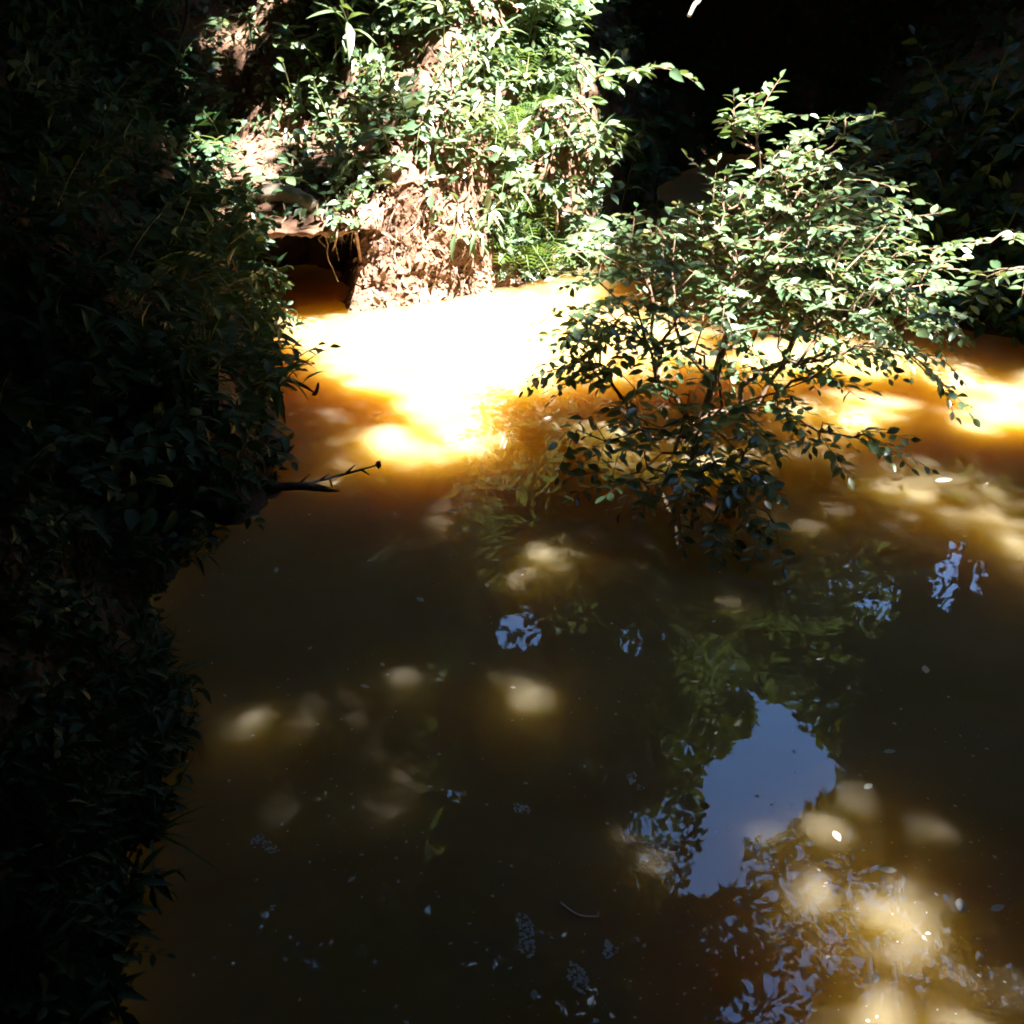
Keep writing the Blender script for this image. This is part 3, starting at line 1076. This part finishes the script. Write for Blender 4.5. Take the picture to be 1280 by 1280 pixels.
BARE = [(425, 250), (480, 235), (560, 215), (625, 240), (640, 300), (620, 372), (420, 392)]
CAVE = [(325, 262), (425, 262), (430, 395), (325, 395)]
R1 = [(430, 0), (800, 0), (790, 40), (755, 120), (752, 330), (640, 345), (625, 235), (560, 210), (470, 215), (430, 120)]   # bright thicket
R2 = [(205, 0), (430, 0), (450, 225), (330, 255), (300, 330), (250, 180)]                                                # dappled slope
R3 = [(0, 0), (200, 0), (240, 160), (300, 320), (338, 400), (352, 470), (362, 600), (250, 650), (0, 660)]                # shaded bank
R4 = [(0, 660), (250, 655), (225, 700), (205, 800), (212, 900), (205, 1000), (185, 1180), (172, 1280), (0, 1280)]        # its foot, close by
R5 = [(760, 0), (1280, 0), (1280, 425), (1080, 385), (780, 350)]                                                         # black far side
R6 = [(640, 300), (752, 290), (752, 336), (650, 352)]

MARKS = {
    1: [(740, 50, 'by the leafy branch at the dark gap'), (735, 180, 'at the bank corner beside the dark gap'), (690, 260, 'beside the hanging pale roots'), (570, 190, 'just above the bare earth face'),
        (470, 170, 'between the bare earth and the dappled slope'), (570, 70, 'high above the bare earth face'), (455, 40, 'high up beside the dappled slope'), (655, 120, 'above the pale arching root')],
    2: [(230, 70, 'beside the thin upright stem'), (340, 215, 'just above the pale log'), (430, 190, 'beside the bare earth face'), (330, 90, 'high on the dappled slope'), (410, 50, 'where the dappled slope meets the thicket'),
        (290, 300, 'beside the dark hollow')],
    3: [(325, 450, 'by the dark root tangle'), (320, 590, 'by the bare twig over the water'), (270, 290, 'next to the dappled slope'), (225, 460, 'behind the root tangle'), (60, 80, 'high up in black shade'),
        (150, 200, 'below the slim dark tree'), (60, 380, 'halfway up the slope in black shade'), (90, 570, 'low on the slope in black shade')],
    4: [(200, 700, 'at the water edge below the bare twig'), (190, 930, 'at the edge of the dark water'), (170, 1180, 'beside the dark water under the footing leaves'), (70, 780, 'a step back from the dark water'),
        (60, 1000, 'in the low carpet of dark leaves'), (50, 1200, 'in the thickest of the dark carpet')],
}


def lab(kind, x, y, region, sz, lo, hi):
    ph = min(MARKS[region], key=lambda m: math.hypot(m[0] - x, m[1] - y))[2]
    t = (sz - lo) / (hi - lo)
    return ('large ' if t > 0.66 else 'small ' if t < 0.33 else '') + kind + ' ' + ph


def sow(count, region, poly, fn, lo, hi, shoots, kind, group, avoid=(), **kw):
    for _ in range(count):
        p, n, x, y = pick(poly, avoid)
        if p is None:
            continue
        sz = RNG.uniform(lo, hi)
        L_ = lab(kind, x, y, region, sz, lo, hi)
        fn(p, n, sz, int(RNG.integers(*shoots)), L_, group, **kw)


sow(78, 1, R1, broadleaf, 0.085, 0.15, (2, 5), 'broad-leaved plant with pale sunlit leaves', 'sunlit broad-leaved plants of the thicket', (BARE,))
sow(26, 1, R1, lanceleaf, 0.14, 0.22, (1, 3), 'sunlit plant with long narrow drooping leaves', 'sunlit narrow-leaved plants of the thicket', (BARE,))
sow(14, 1, [(600, 40), (760, 100), (752, 330), (640, 345)], fern, 0.3, 0.5, (5, 8), 'feathery sunlit fern', 'ferns at the bank corner', (BARE,))
sow(24, 2, R2, broadleaf, 0.07, 0.14, (1, 3), 'broad-leaved seedling on reddish earth', 'seedlings on the dappled slope', (CAVE,), nleaf=(5, 9), name='seedling')
sow(8, 2, R2, lanceleaf, 0.14, 0.24, (1, 2), 'narrow-leaved plant on reddish earth', 'narrow-leaved plants on the dappled slope', (CAVE,))
for (px, py) in ((410, 250), (430, 235), (395, 240), (450, 245), (300, 275), (318, 330), (330, 360), (312, 300)):
    p, n = cast(px, py)
    if p is None: continue
    broadleaf(p, n, 0.13, 2, 'broad-leaved plant hanging over the ' + ('bare-earth' if px > 370 else 'shaded') + ' rim of the dark hollow', 'plants round the hollow rim', nleaf=(6, 9))
for (px, py) in ((602, 278), (610, 262), (590, 300)):
    p, n = cast(px, py)
    if p is None: continue
    lanceleaf(p, n, 0.2, 2, 'narrow-leaved plant drooping over the bare earth face', 'plants on the bare face')
for i in range(16):
    p, n, x, y = pick(R6)
    if p is None: continue
    grass(p, n, RNG.uniform(0.2, 0.4), 14, 'tuft of thin grass at the water edge ' + ('below the bank corner' if x > 700 else 'under the hanging pale roots'), 'grass tufts at the bank corner')
for i in range(20):
    px = RNG.uniform(300, 740); py = RNG.uniform(0, 190)
    vine(px, py, int(RNG.integers(5, 10)), 14, 0.11, 'creeping vine trailing ' + (min(MARKS[1] + MARKS[2], key=lambda m: math.hypot(m[0] - px, m[1] - py))[2]), 'vines on the sunlit bank')
for (px, py) in ((640, 205), (655, 230), (632, 245), (700, 215), (735, 190)):
    vine(px, py, 7, 12, 0.12, 'leafy vine hanging ' + ('between the bare earth and' if px < 670 else 'between the bank corner and') + ' the pale roots', 'vines beside the pale roots')
EDGE = [(205, 60), (250, 120), (318, 280), (345, 400), (358, 500), (300, 500), (230, 300)]
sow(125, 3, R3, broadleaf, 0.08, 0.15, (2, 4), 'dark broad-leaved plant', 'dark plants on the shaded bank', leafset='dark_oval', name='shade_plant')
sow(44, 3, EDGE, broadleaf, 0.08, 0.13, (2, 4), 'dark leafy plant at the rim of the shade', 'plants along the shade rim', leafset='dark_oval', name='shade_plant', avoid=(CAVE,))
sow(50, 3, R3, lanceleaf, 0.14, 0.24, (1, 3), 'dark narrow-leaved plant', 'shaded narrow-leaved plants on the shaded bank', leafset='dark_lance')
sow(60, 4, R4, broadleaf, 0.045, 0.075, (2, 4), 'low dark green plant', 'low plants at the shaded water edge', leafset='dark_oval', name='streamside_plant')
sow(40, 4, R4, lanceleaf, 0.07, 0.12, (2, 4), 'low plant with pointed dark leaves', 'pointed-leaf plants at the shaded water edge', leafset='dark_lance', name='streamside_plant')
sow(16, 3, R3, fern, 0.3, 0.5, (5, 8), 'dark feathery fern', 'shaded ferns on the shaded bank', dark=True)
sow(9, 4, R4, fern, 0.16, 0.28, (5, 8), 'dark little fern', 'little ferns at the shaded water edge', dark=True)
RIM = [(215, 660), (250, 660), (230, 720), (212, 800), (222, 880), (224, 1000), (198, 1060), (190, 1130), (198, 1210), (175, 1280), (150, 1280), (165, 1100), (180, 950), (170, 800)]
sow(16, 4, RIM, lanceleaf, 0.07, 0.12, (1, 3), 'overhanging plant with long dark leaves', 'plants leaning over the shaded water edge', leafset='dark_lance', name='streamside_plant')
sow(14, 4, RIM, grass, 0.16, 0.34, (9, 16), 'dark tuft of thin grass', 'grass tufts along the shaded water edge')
for i in range(70):
    p, n, x, y = pick(R5)
    if p is None: continue
    broadleaf(p, n, RNG.uniform(0.1, 0.2), int(RNG.integers(2, 4)), 'barely visible plant in the black shade ' + ('beyond the bank corner' if x < 900 else 'behind the sunlit shrub' if x < 1130 else 'behind the branch that reaches toward the shrub'), 'plants in the black shade', 'dark_oval', join=True, name='understory_plant')
# the bank top, just above the picture, is mirrored in the water
for i in range(34):
    x = RNG.uniform(-1.9, 0.4); y = RNG.uniform(10.2, 11.2)
    p, n = drop(x, y)
    if i % 2:
        lanceleaf(p, n, RNG.uniform(0.22, 0.32), 3, 'tall narrow-leaved plant on the crest of the sunlit bank', 'plants on the bank crest', join=True)
    else:
        broadleaf(p, n, RNG.uniform(0.14, 0.2), 4, 'tall broad-leaved plant on the crest of the sunlit bank', 'broad plants on the bank crest', join=True)


# ------------------------------------------------------------------ sprigs that reach into the open
def bough(name, path, r0, r1, label, leafset, leaf, nspray, cat='branch', group=None, mat='twig', L=(0.15, 0.3), bend=0.6, droop=0.0):
    path = np.array(path)
    t = thing(name, path[0], label, cat, group)
    fine = np.array([np.array([np.interp(u, np.linspace(0, 1, len(path)), path[:, k]) for k in range(3)]) for u in np.linspace(0, 1, 10)])
    fine[1:-1] += RNG.normal(0, 0.012, (8, 3))
    tube('stem', fine, np.linspace(r0, r1, 10), M[mat], t, path[0], 6)
    for i in range(nspray):
        f = 0.3 + 0.7 * i / max(1, nspray - 1)
        k = min(8, int(f * 9)); p = fine[k] + (fine[k + 1] - fine[k]) * (f * 9 - k if k < 9 else 0)
        tgd = unit(fine[k + 1] - fine[k])
        sd = unit(np.cross(tgd, [0, 0, 1])) * (1 if i % 2 else -1)
        d = unit(tgd * 0.8 + sd * (0.8 if i < nspray - 1 else 0) + np.array([0, 0, 0.15 - droop]) + RNG.normal(0, 0.15, 3))
        pts = arch(p, d, RNG.uniform(*L), bend, 5)
        tube('twig', pts, np.linspace(0.003, 0.0013, 5), M[mat], t, path[0], 4)
        for q, d_, n_, s in spray(pts, int(RNG.integers(6, 10)), leaf, 0.8, 0.1):
            put_leaf(LM[leafset], q, d_, n_, s, t, path[0])
    return t


p0, _ = anchor(700, 60)
bough('leafy_branch', [p0, at_depth(745, 95, 9.2), at_depth(790, 88, 9.0), at_depth(825, 85, 8.9)], 0.012, 0.004,
      'leafy branch reaching from the sunlit bank into the dark gap', 'oval', 0.14, 6)
p0, _ = anchor(700, 110)
bough('leafy_branch', [p0, at_depth(735, 140, 9.2), at_depth(750, 165, 9.1)], 0.01, 0.004,
      'short leafy branch drooping at the corner of the sunlit bank', 'oval', 0.13, 4)
p0, _ = drop(5.0, 7.3)
bough('leafy_branch', [p0 + np.array([0, 0, -0.05]), at_depth(1330, 330, 7.2), at_depth(1290, 335, 7.0), at_depth(1235, 345, 6.9)], 0.014, 0.004,
      'partly sunlit leafy branch reaching over the water toward the shrub', 'shrub', 0.1, 8, L=(0.2, 0.34), droop=0.15)
bough('leafy_branch', [p0 + np.array([0, 0, -0.05]), at_depth(1320, 300, 7.3), at_depth(1270, 290, 7.2), at_depth(1215, 305, 7.1)], 0.012, 0.004,
      'thin leafy branch above the brighter one that reaches toward the shrub', 'shrub', 0.09, 5, L=(0.15, 0.28))

for k in range(8):
    p, _ = drop(-1.7 + 0.27 * k + RNG.normal(0, 0.1), RNG.uniform(10.1, 10.7))
    tipp = p + np.array([RNG.normal(0, 0.3), -RNG.uniform(0.3, 0.7), RNG.uniform(0.7, 1.5)])
    bough('sapling', [p - np.array([0, 0, 0.05]), (p + tipp) / 2 + np.array([0, 0.1, 0.1]), tipp], 0.012, 0.004, 'slender sapling on the crest of the sunlit bank', 'lance', 0.17, 9, 'sapling', 'saplings on the crest', L=(0.2, 0.4))


def mirrored(px, py, Y):
    p = at_depth(px, py, Y)
    return np.array([p[0], p[1], -p[2]])


bough('leafy_branch', [np.array([-4.55, 6.65, 5.6]), np.array([-2.6, 7.0, 5.6]), mirrored(540, 1090, 7.2), mirrored(530, 1000, 7.2), mirrored(515, 930, 7.2), mirrored(545, 860, 7.2)], 0.03, 0.004,
      'long sunlit bough drooping from the slim shaded bank tree, seen mirrored in the water', 'oval', 0.12, 26, L=(0.2, 0.35), droop=0.2)

# ------------------------------------------------------------------ wood, roots and sticks
def curve_px(pxs, jit=0.0):
    """points given as (px, py, distance along y or None = on the bank, lift)"""
    out = []
    for px, py, Y, lift in pxs:
        if Y is None:
            p, n = cast(px, py)
            if p is None:
                p = water_at(px, py)
                n = np.array([0, 0, 1.0])
            out.append(p + n * lift)
        else:
            out.append(at_depth(px, py, Y))
    return np.array(out)


def smooth_path(P, m=14):
    P = np.asarray(P, float); n = len(P)
    u = np.linspace(0, n - 1, m); out = []
    for v in u:
        i = min(int(v), n - 2); t = v - i
        p0 = P[max(i - 1, 0)]; p1 = P[i]; p2 = P[i + 1]; p3 = P[min(i + 2, n - 1)]
        out.append(0.5 * ((2 * p1) + (-p0 + p2) * t + (2 * p0 - 5 * p1 + 4 * p2 - p3) * t * t + (-p0 + 3 * p1 - 3 * p2 + p3) * t ** 3))
    return np.array(out)


def stick(name, pxs, r0, r1, mat, label, cat, group=None, sides=7, m=14):
    P = smooth_path(curve_px(pxs), m)
    o_ = tube(name, P, np.linspace(r0, r1, m) * (1 + 0.12 * RNG.normal(0, 1, m).clip(-1, 1)), M[mat], None, P[0], sides)
    o_.location = tuple(P[0])
    tag(o_, label, cat, group)
    return o_


stick('fallen_log', [(328, 245, None, 0.03), (352, 248, None, 0.05), (375, 254, None, 0.05), (395, 262, None, 0.03)], 0.075, 0.055, 'pale_wood', 'short pale weathered log lying on the ledge over the dark hollow', 'log', None, 10)
stick('dead_vine', [(1010, -620, 11.6, 0), (960, -380, 10.6, 0), (915, -140, 9.8, 0), (880, -14, 9.4, 0), (868, 6, 9.3, 0), (861, 20, 9.25, 0)], 0.012, 0.016, 'pale_wood', 'pale dead vine end hanging in front of the black shade', 'vine', m=26)
stick('woody_vine', [(222, -30, None, .2), (226, 20, None, .18), (228, 60, None, .16), (227, 100, None, .12), (232, 130, None, 0.0)], 0.018, 0.014, 'dark_wood', 'thin dark upright stem in front of the dappled slope', 'vine')
stick('bare_root', [(480, 238, None, 0.02), (520, 226, None, .05), (560, 222, None, .06), (590, 208, None, .03)], 0.014, 0.008, 'root', 'pale bare root crossing the top of the earth face', 'root')
stick('bare_root', [(612, 228, None, 0.04), (640, 220, None, .10), (665, 210, None, .12), (690, 190, None, .03)], 0.013, 0.007, 'root', 'pale curved root arching through the vine leaves', 'root')
stick('hanging_root', [(676, 246, None, .05), (672, 275, None, .10), (680, 305, None, .10), (678, 318, None, .03)], 0.014, 0.007, 'root', 'pale root hanging straight down beside the fern corner', 'root', None)
stick('hanging_root', [(682, 246, None, .06), (684, 280, None, .14), (690, 320, None, .12), (691, 345, None, .05)], 0.016, 0.007, 'root', 'longer pale root hanging down to the water edge', 'root', None)
lz = lc[2]
for (px, py, ln) in ((396, 268, 0.24), (406, 270, 0.5), (412, 266, 0.36), (352, 272, 0.16)):
    a = at_depth(px, py, 8.22)
    pts = [a + np.array([0, 0.12, 0.08])] + [a + np.array([RNG.normal(0, 0.025) + 0.06 * k * ln, RNG.normal(0, 0.02), -ln * k]) for k in np.linspace(0, 1, 6)]
    P = smooth_path(pts, 12)
    o_ = tube('hanging_root', P, np.linspace(0.008, 0.002, 12), M['root'], None, P[0], 6)
    o_.location = tuple(P[0])
    tag(o_, 'thin root dangling from the ledge in front of the dark hollow', 'root', 'roots under the ledge')
for k in range(22):
    p, n, x, y = pick([(430, 235), (560, 222), (620, 250), (615, 330), (440, 340)])
    if p is None:
        continue
    pts = []
    for t in range(6):
        q, nn = cast(x, y)
        if q is None:
            break
        pts.append(q + nn * RNG.uniform(0.005, 0.045))
        x += RNG.normal(-3, 6); y += RNG.uniform(6, 13)
    if len(pts) < 4:
        continue
    P = smooth_path(pts, 12)
    o_ = tube('bare_root', P, np.linspace(RNG.uniform(0.005, 0.010), 0.002, 12), M['root'], None, P[0], 5)
    o_.location = tuple(P[0])
    tag(o_, 'thin root clinging to the bare earth face', 'root', 'thin roots on the bare earth')
for k in range(9):
    x, y = RNG.uniform(418, 446), RNG.uniform(236, 300)
    pts = []
    for t in range(7):
        q, nn = cast(x, y)
        if q is None:
            break
        pts.append(q + nn * RNG.uniform(0.01, 0.07))
        x += RNG.normal(-1, 5); y += RNG.uniform(8, 15)
    pts = [p for i, p in enumerate(pts) if i == 0 or np.linalg.norm(p - pts[i - 1]) < 0.4]
    if len(pts) < 4:
        continue
    P = smooth_path(pts, 14)
    o_ = tube('hanging_root', P, np.linspace(RNG.uniform(0.008, 0.016), 0.003, 14), M['twig'], None, P[0], 6)
    o_.location = tuple(P[0])
    tag(o_, 'brown root hanging down the corner between the hollow and the bare earth', 'root', 'roots at the hollow corner')
for (px, py) in ((428, 262), (436, 290), (430, 330), (424, 248), (440, 268)):
    p, n = cast(px, py)
    if p is not None:
        broadleaf(p, n, 0.09, 2, 'small plant hanging at the corner between the hollow and the bare earth', 'plants at the hollow corner', nleaf=(6, 10), name='seedling')
# branch across the bare earth below the overhang
stick('dead_branch', [(408, 262, 8.4, 0), (440, 275, 8.35, 0), (470, 290, None, .05), (500, 300, None, .03)], 0.012, 0.006, 'root', 'pale thin branch slanting from the ledge to the bare earth', 'branch')
stick('dead_branch', [(330, 385, None, .05), (345, 388, None, .08), (360, 397, None, .06)], 0.012, 0.005, 'root', 'short pale root end by the foot of the hollow', 'root')

# dark tangle of roots at the shaded water edge
tt, _ = anchor(330, 455)
rt = thing('root_tangle', tt, 'dark tangle of wet roots jutting from the shaded bank over bright water', 'roots')
for pts in ([(318, 440, None, 0), (345, 470, 6.9, 0), (372, 490, 6.85, 0), (388, 505, 6.8, 0), (385, 540, 6.75, 0)],
            [(318, 450, None, 0), (340, 480, 6.8, 0), (362, 510, 6.7, 0), (372, 535, 6.65, 0)],
            [(345, 470, 6.9, 0), (375, 480, 6.85, 0), (392, 490, 6.8, 0)],
            [(372, 490, 6.85, 0), (380, 515, 6.78, 0), (376, 545, 6.7, 0)],
            [(388, 500, 6.8, 0), (396, 488, 6.75, 0), (398, 478, 6.75, 0)],
            [(330, 460, None, 0), (350, 500, 6.7, 0), (362, 560, 6.2, 0), (385, 590, 6.0, 0)]):
    P = smooth_path(curve_px(pts), 10)
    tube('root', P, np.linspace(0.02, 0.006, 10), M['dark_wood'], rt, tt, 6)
q0, _ = anchor(325, 602)
tw = thing('bare_twig', q0, 'bare twig with a dry bud reaching from the shaded bank over the water', 'twig')
P = smooth_path(curve_px([(325, 602, None, 0), (365, 606, 5.5, 0), (400, 600, 5.5, 0), (440, 590, 5.5, 0), (473, 581, 5.5, 0)]), 12)
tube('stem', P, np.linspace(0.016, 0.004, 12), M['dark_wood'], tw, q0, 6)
for a, b in (((400, 600), (412, 592)), ((412, 597), (416, 612)), ((385, 603), (420, 612)), ((432, 592), (444, 581)), ((452, 587), (462, 594)), ((372, 606), (388, 592))):
    tube('side_twig', [at_depth(*a, 5.5), at_depth(*b, 5.47)], [0.008, 0.003], M['dark_wood'], tw, q0, 5)
bv, bf = [], []
c = at_depth(473, 581, 5.5)
for j in range(6):
    for i in range(8):
        th, ph = math.pi * j / 5, 2 * math.pi * i / 8
        r = 0.018 * (1 + 0.25 * math.sin(3 * ph))
        bv.append(c - q0 + np.array([r * math.sin(th) * math.cos(ph), r * math.sin(th) * math.sin(ph), 1.2 * r * math.cos(th)]))
for j in range(5):
    for i in range(8):
        bf.append((j * 8 + i, j * 8 + (i + 1) % 8, (j + 1) * 8 + (i + 1) % 8, (j + 1) * 8 + i))
link('bud', mesh_any('bud', bv, bf, M['dark_wood']), tw)
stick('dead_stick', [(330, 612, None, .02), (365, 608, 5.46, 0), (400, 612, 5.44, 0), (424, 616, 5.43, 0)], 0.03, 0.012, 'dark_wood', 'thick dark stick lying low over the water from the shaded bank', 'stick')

# ------------------------------------------------------------------ litter and ground cover
def scatter_px(poly, n, lift=0.01):
    P, NN = [], []
    while len(P) < n:
        p, nr, x, y = pick(poly)
        if p is None:
            break
        P.append(p + nr * lift); NN.append(nr)
    return np.array(P), np.array(NN)


def scatter_layer(name, polys, size, mat, label, cat, jit=0.5, lift=0.012):
    Ps, Ns = [], []
    for poly, n in polys:
        p, nn = scatter_px(poly, n, lift)
        Ps.append(p); Ns.append(nn)
    P = np.vstack(Ps); NN = np.vstack(Ns)
    n = len(P)
    D = np.cross(NN, RNG.normal(0, 1, (n, 3))) + NN * RNG.normal(0.25, 0.3, (n, 1))
    NN = NN + RNG.normal(0, jit, (n, 3))
    s = RNG.uniform(*size, n)
    v, f = bulk_leaves(P, D, NN, s, s * 0.55)
    o_ = link(name, mesh_np(name, v, f, mat))
    return struct(o_, 'stuff', label, cat)


scatter_layer('leaf_litter', [(BARE, 420), (R2, 1000), (R1, 500), (R3, 500), (R4, 300), (R6, 100)], (0.025, 0.075), M['litter'], 'brown fallen leaves strewn over the earth banks', 'leaf litter', 0.45)
scatter_layer('ground_cover', [(R1, 1000), (R2, 350), (R6, 260), ([(600, 240), (640, 240), (640, 350), (610, 350)], 120)], (0.04, 0.09), M['bank_leaf'], 'small green leaves carpeting the sunlit bank between larger plants', 'ground cover', 0.5, 0.05)
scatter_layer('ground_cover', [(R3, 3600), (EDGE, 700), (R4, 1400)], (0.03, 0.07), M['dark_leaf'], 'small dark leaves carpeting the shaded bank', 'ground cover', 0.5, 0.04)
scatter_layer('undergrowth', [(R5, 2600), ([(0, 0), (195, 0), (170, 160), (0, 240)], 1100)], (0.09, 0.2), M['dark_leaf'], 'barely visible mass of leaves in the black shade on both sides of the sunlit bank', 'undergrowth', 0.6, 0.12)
OCT_V = np.array([(1, 0, 0), (-0.8, 0.1, 0), (0.1, 1, 0.1), (0, -0.9, 0), (0.1, 0, 0.8), (0, 0.1, -0.9)])
OCT_F = np.array([(0, 2, 4), (2, 1, 4), (1, 3, 4), (3, 0, 4), (2, 0, 5), (1, 2, 5), (3, 1, 5), (0, 3, 5)])
P, NN = [], []
for poly, n in ((BARE, 1100), (R2, 700)):
    p, nn = scatter_px(poly, n, 0.002)
    P.append(p); NN.append(nn)
P = np.vstack(P); NN = np.vstack(NN)
k = 0.006 + 0.026 * RNG.random(len(P)) ** 2.5
v, f = bulk_leaves(P, RNG.normal(0, 1, P.shape), RNG.normal(0, 1, P.shape), k, k * RNG.uniform(0.6, 1.2, len(P)), OCT_V, OCT_F)
struct(link('soil_crumbs', mesh_np('soil_crumbs', v, f, M['earth'])), 'stuff', 'crumbs and clods of reddish soil on the bare bank', 'soil')
# larger dry leaves lying at the foot of the bare face
DRY = [leaf_mesh('dry_leaf', M['litter'], w, OVAL, d, f, 0.06, wv_) for w, d, f, wv_ in ((.5, -.2, .3, .03), (.42, .3, .35, .04))]
for i in range(40):
    p, n, x, y = pick([(425, 300), (620, 300), (625, 372), (420, 392)])
    if p is None: continue
    o_ = bpy.data.objects.new('fallen_leaf', DRY[i % 2]); COL.objects.link(o_)
    o_.matrix_world = leaf_matrix(p + n * 0.012, np.cross(n, RNG.normal(0, 1, 3)) + n * 0.2, n + RNG.normal(0, 0.25, 3), RNG.uniform(0.06, 0.12))
    tag(o_, 'dry brown leaf lying on the bare earth face by the water', 'leaf', 'dry leaves on the bare earth')

# ------------------------------------------------------------------ on the water
FLO = [leaf_mesh('pale_leaf', M['pale_leaf'], w, OVAL, 0.02, 0.04, 0.04, 0.006) for w in (.55, .45)]
SPOT_L = [(390, 808, .02), (450, 856, .035), (476, 828, .025), (595, 830, .022), (645, 860, .02), (890, 778, .022), (1158, 842, .045), (1104, 940, .04), (1080, 986, .035), (1122, 1088, .05),
          (1042, 1038, .04), (1238, 1138, .045), (1200, 1122, .05), (763, 1190, .04), (668, 1236, .03), (790, 972, .03), (1210, 703, .03), (1168, 602, .09), (560, 640, .04), (636, 610, .035), (530, 752, .04),
          (345, 716, .04), (860, 676, .03), (985, 742, .03), (1020, 812, .03), (625, 700, .03), (1096, 1216, .03), (445, 1095, .028), (610, 734, .03)]
for i, (px, py, s) in enumerate(SPOT_L):
    p = water_at(px, py, 0.004)
    a = RNG.uniform(0, 6.28)
    o_ = bpy.data.objects.new('floating_leaf', FLO[i % 2]); COL.objects.link(o_)
    o_.matrix_world = leaf_matrix(p, (math.cos(a), math.sin(a), 0), (0, 0, 1), s * 1.35)
    if (px, py) == (1168, 602):
        tag(o_, 'largest pale floating leaf, on dappled water beyond the shrub', 'leaf')
    else:
        tag(o_, 'small pale leaf floating flat on the murky water', 'leaf', 'pale leaves floating on the stream')
o_ = tube('floating_twig', smooth_path([water_at(700, 1129, .006), water_at(716, 1141, .006), water_at(730, 1146, .006), water_at(748, 1146, .006)], 10), np.linspace(.0065, .0035, 10), M['pale_leaf'], None, (0, 0, 0), 5)
tag(o_, 'thin pale curved twig floating on dark water', 'twig')


def bead(c, r, V, F):
    n0 = len(V); a = 8
    for j, (h, k) in enumerate(((0.0, 1.0), (0.55, 0.82), (0.85, 0.4))):
        for i in range(a):
            th = 2 * math.pi * i / a
            V.append((c[0] + r * k * math.cos(th), c[1] + r * k * math.sin(th), 0.001 + r * h * 0.6))
    for j in range(2):
        for i in range(a):
            F.append((n0 + j * a + i, n0 + j * a + (i + 1) % a, n0 + (j + 1) * a + (i + 1) % a, n0 + (j + 1) * a + i))
    F.append(tuple(n0 + 2 * a + i for i in range(a)))


FOAM = [([(655, 1150, 7), (658, 1163, 8), (655, 1174, 6), (659, 1186, 9)], 'string of foam rings trailing downstream on dark water'),
        ([(718, 1215, 9), (726, 1222, 7), (727, 1232, 8)], 'pair of foam blobs touching each other on dark water'),
        ([(648, 1010, 6), (656, 1012, 6)], 'small foam cluster alone on dark water'),
        ([(324, 1050, 7), (334, 1057, 6), (342, 1062, 5)], 'faint foam cluster near the shaded bank'),
        ([(762, 1188, 8)], 'single round foam ring beside the floating twig'),
        ([(790, 972, 6), (800, 985, 4)], 'tiny foam pair between the light spots')]
for cl, lab in FOAM:
    o0 = water_at(*cl[0][:2])
    V, F = [], []
    for px, py, r in cl:
        p = water_at(px, py)
        R = r * np.linalg.norm(p - np.array([0, 0, CAMZ])) / FPX
        c0 = p - o0
        for _ in range(26):
            a = RNG.uniform(0, 6.28); rr = R * (RNG.uniform(0.75, 1.1) if RNG.random() < 0.75 else RNG.uniform(0, 0.7)) * (1 + 0.2 * math.sin(3 * a + px))
            bead(c0 + np.array([rr * math.cos(a), rr * math.sin(a) * 1.1, 0]), R * RNG.uniform(0.10, 0.30), V, F)
    o_ = link('foam_patch', mesh_any('foam_patch', V, F, M['foam']), None, tuple(o0))
    tag(o_, lab, 'foam')
# dust and specks drifting on the film
n = 520
P = []
while len(P) < n:
    p = water_at(RNG.uniform(215, 1280), RNG.uniform(600, 1280), 0.003)
    if vnoise(np.array(p[0] * 1.7), np.array(p[1] * 1.7), 4) > RNG.uniform(0.25, 0.8):
        P.append(p)
P = np.array(P)
a = RNG.uniform(0, 6.28, n)
s = 0.005 + 0.016 * RNG.random(n) ** 3
v, f = bulk_leaves(P, np.column_stack([np.cos(a), np.sin(a), np.zeros(n)]), np.tile([0, 0, 1.0], (n, 1)), s, s * 0.7)
struct(link('surface_debris', mesh_np('surface_debris', v, f, M['pale_leaf'])), 'stuff', 'pale specks of debris drifting on the water film', 'debris')
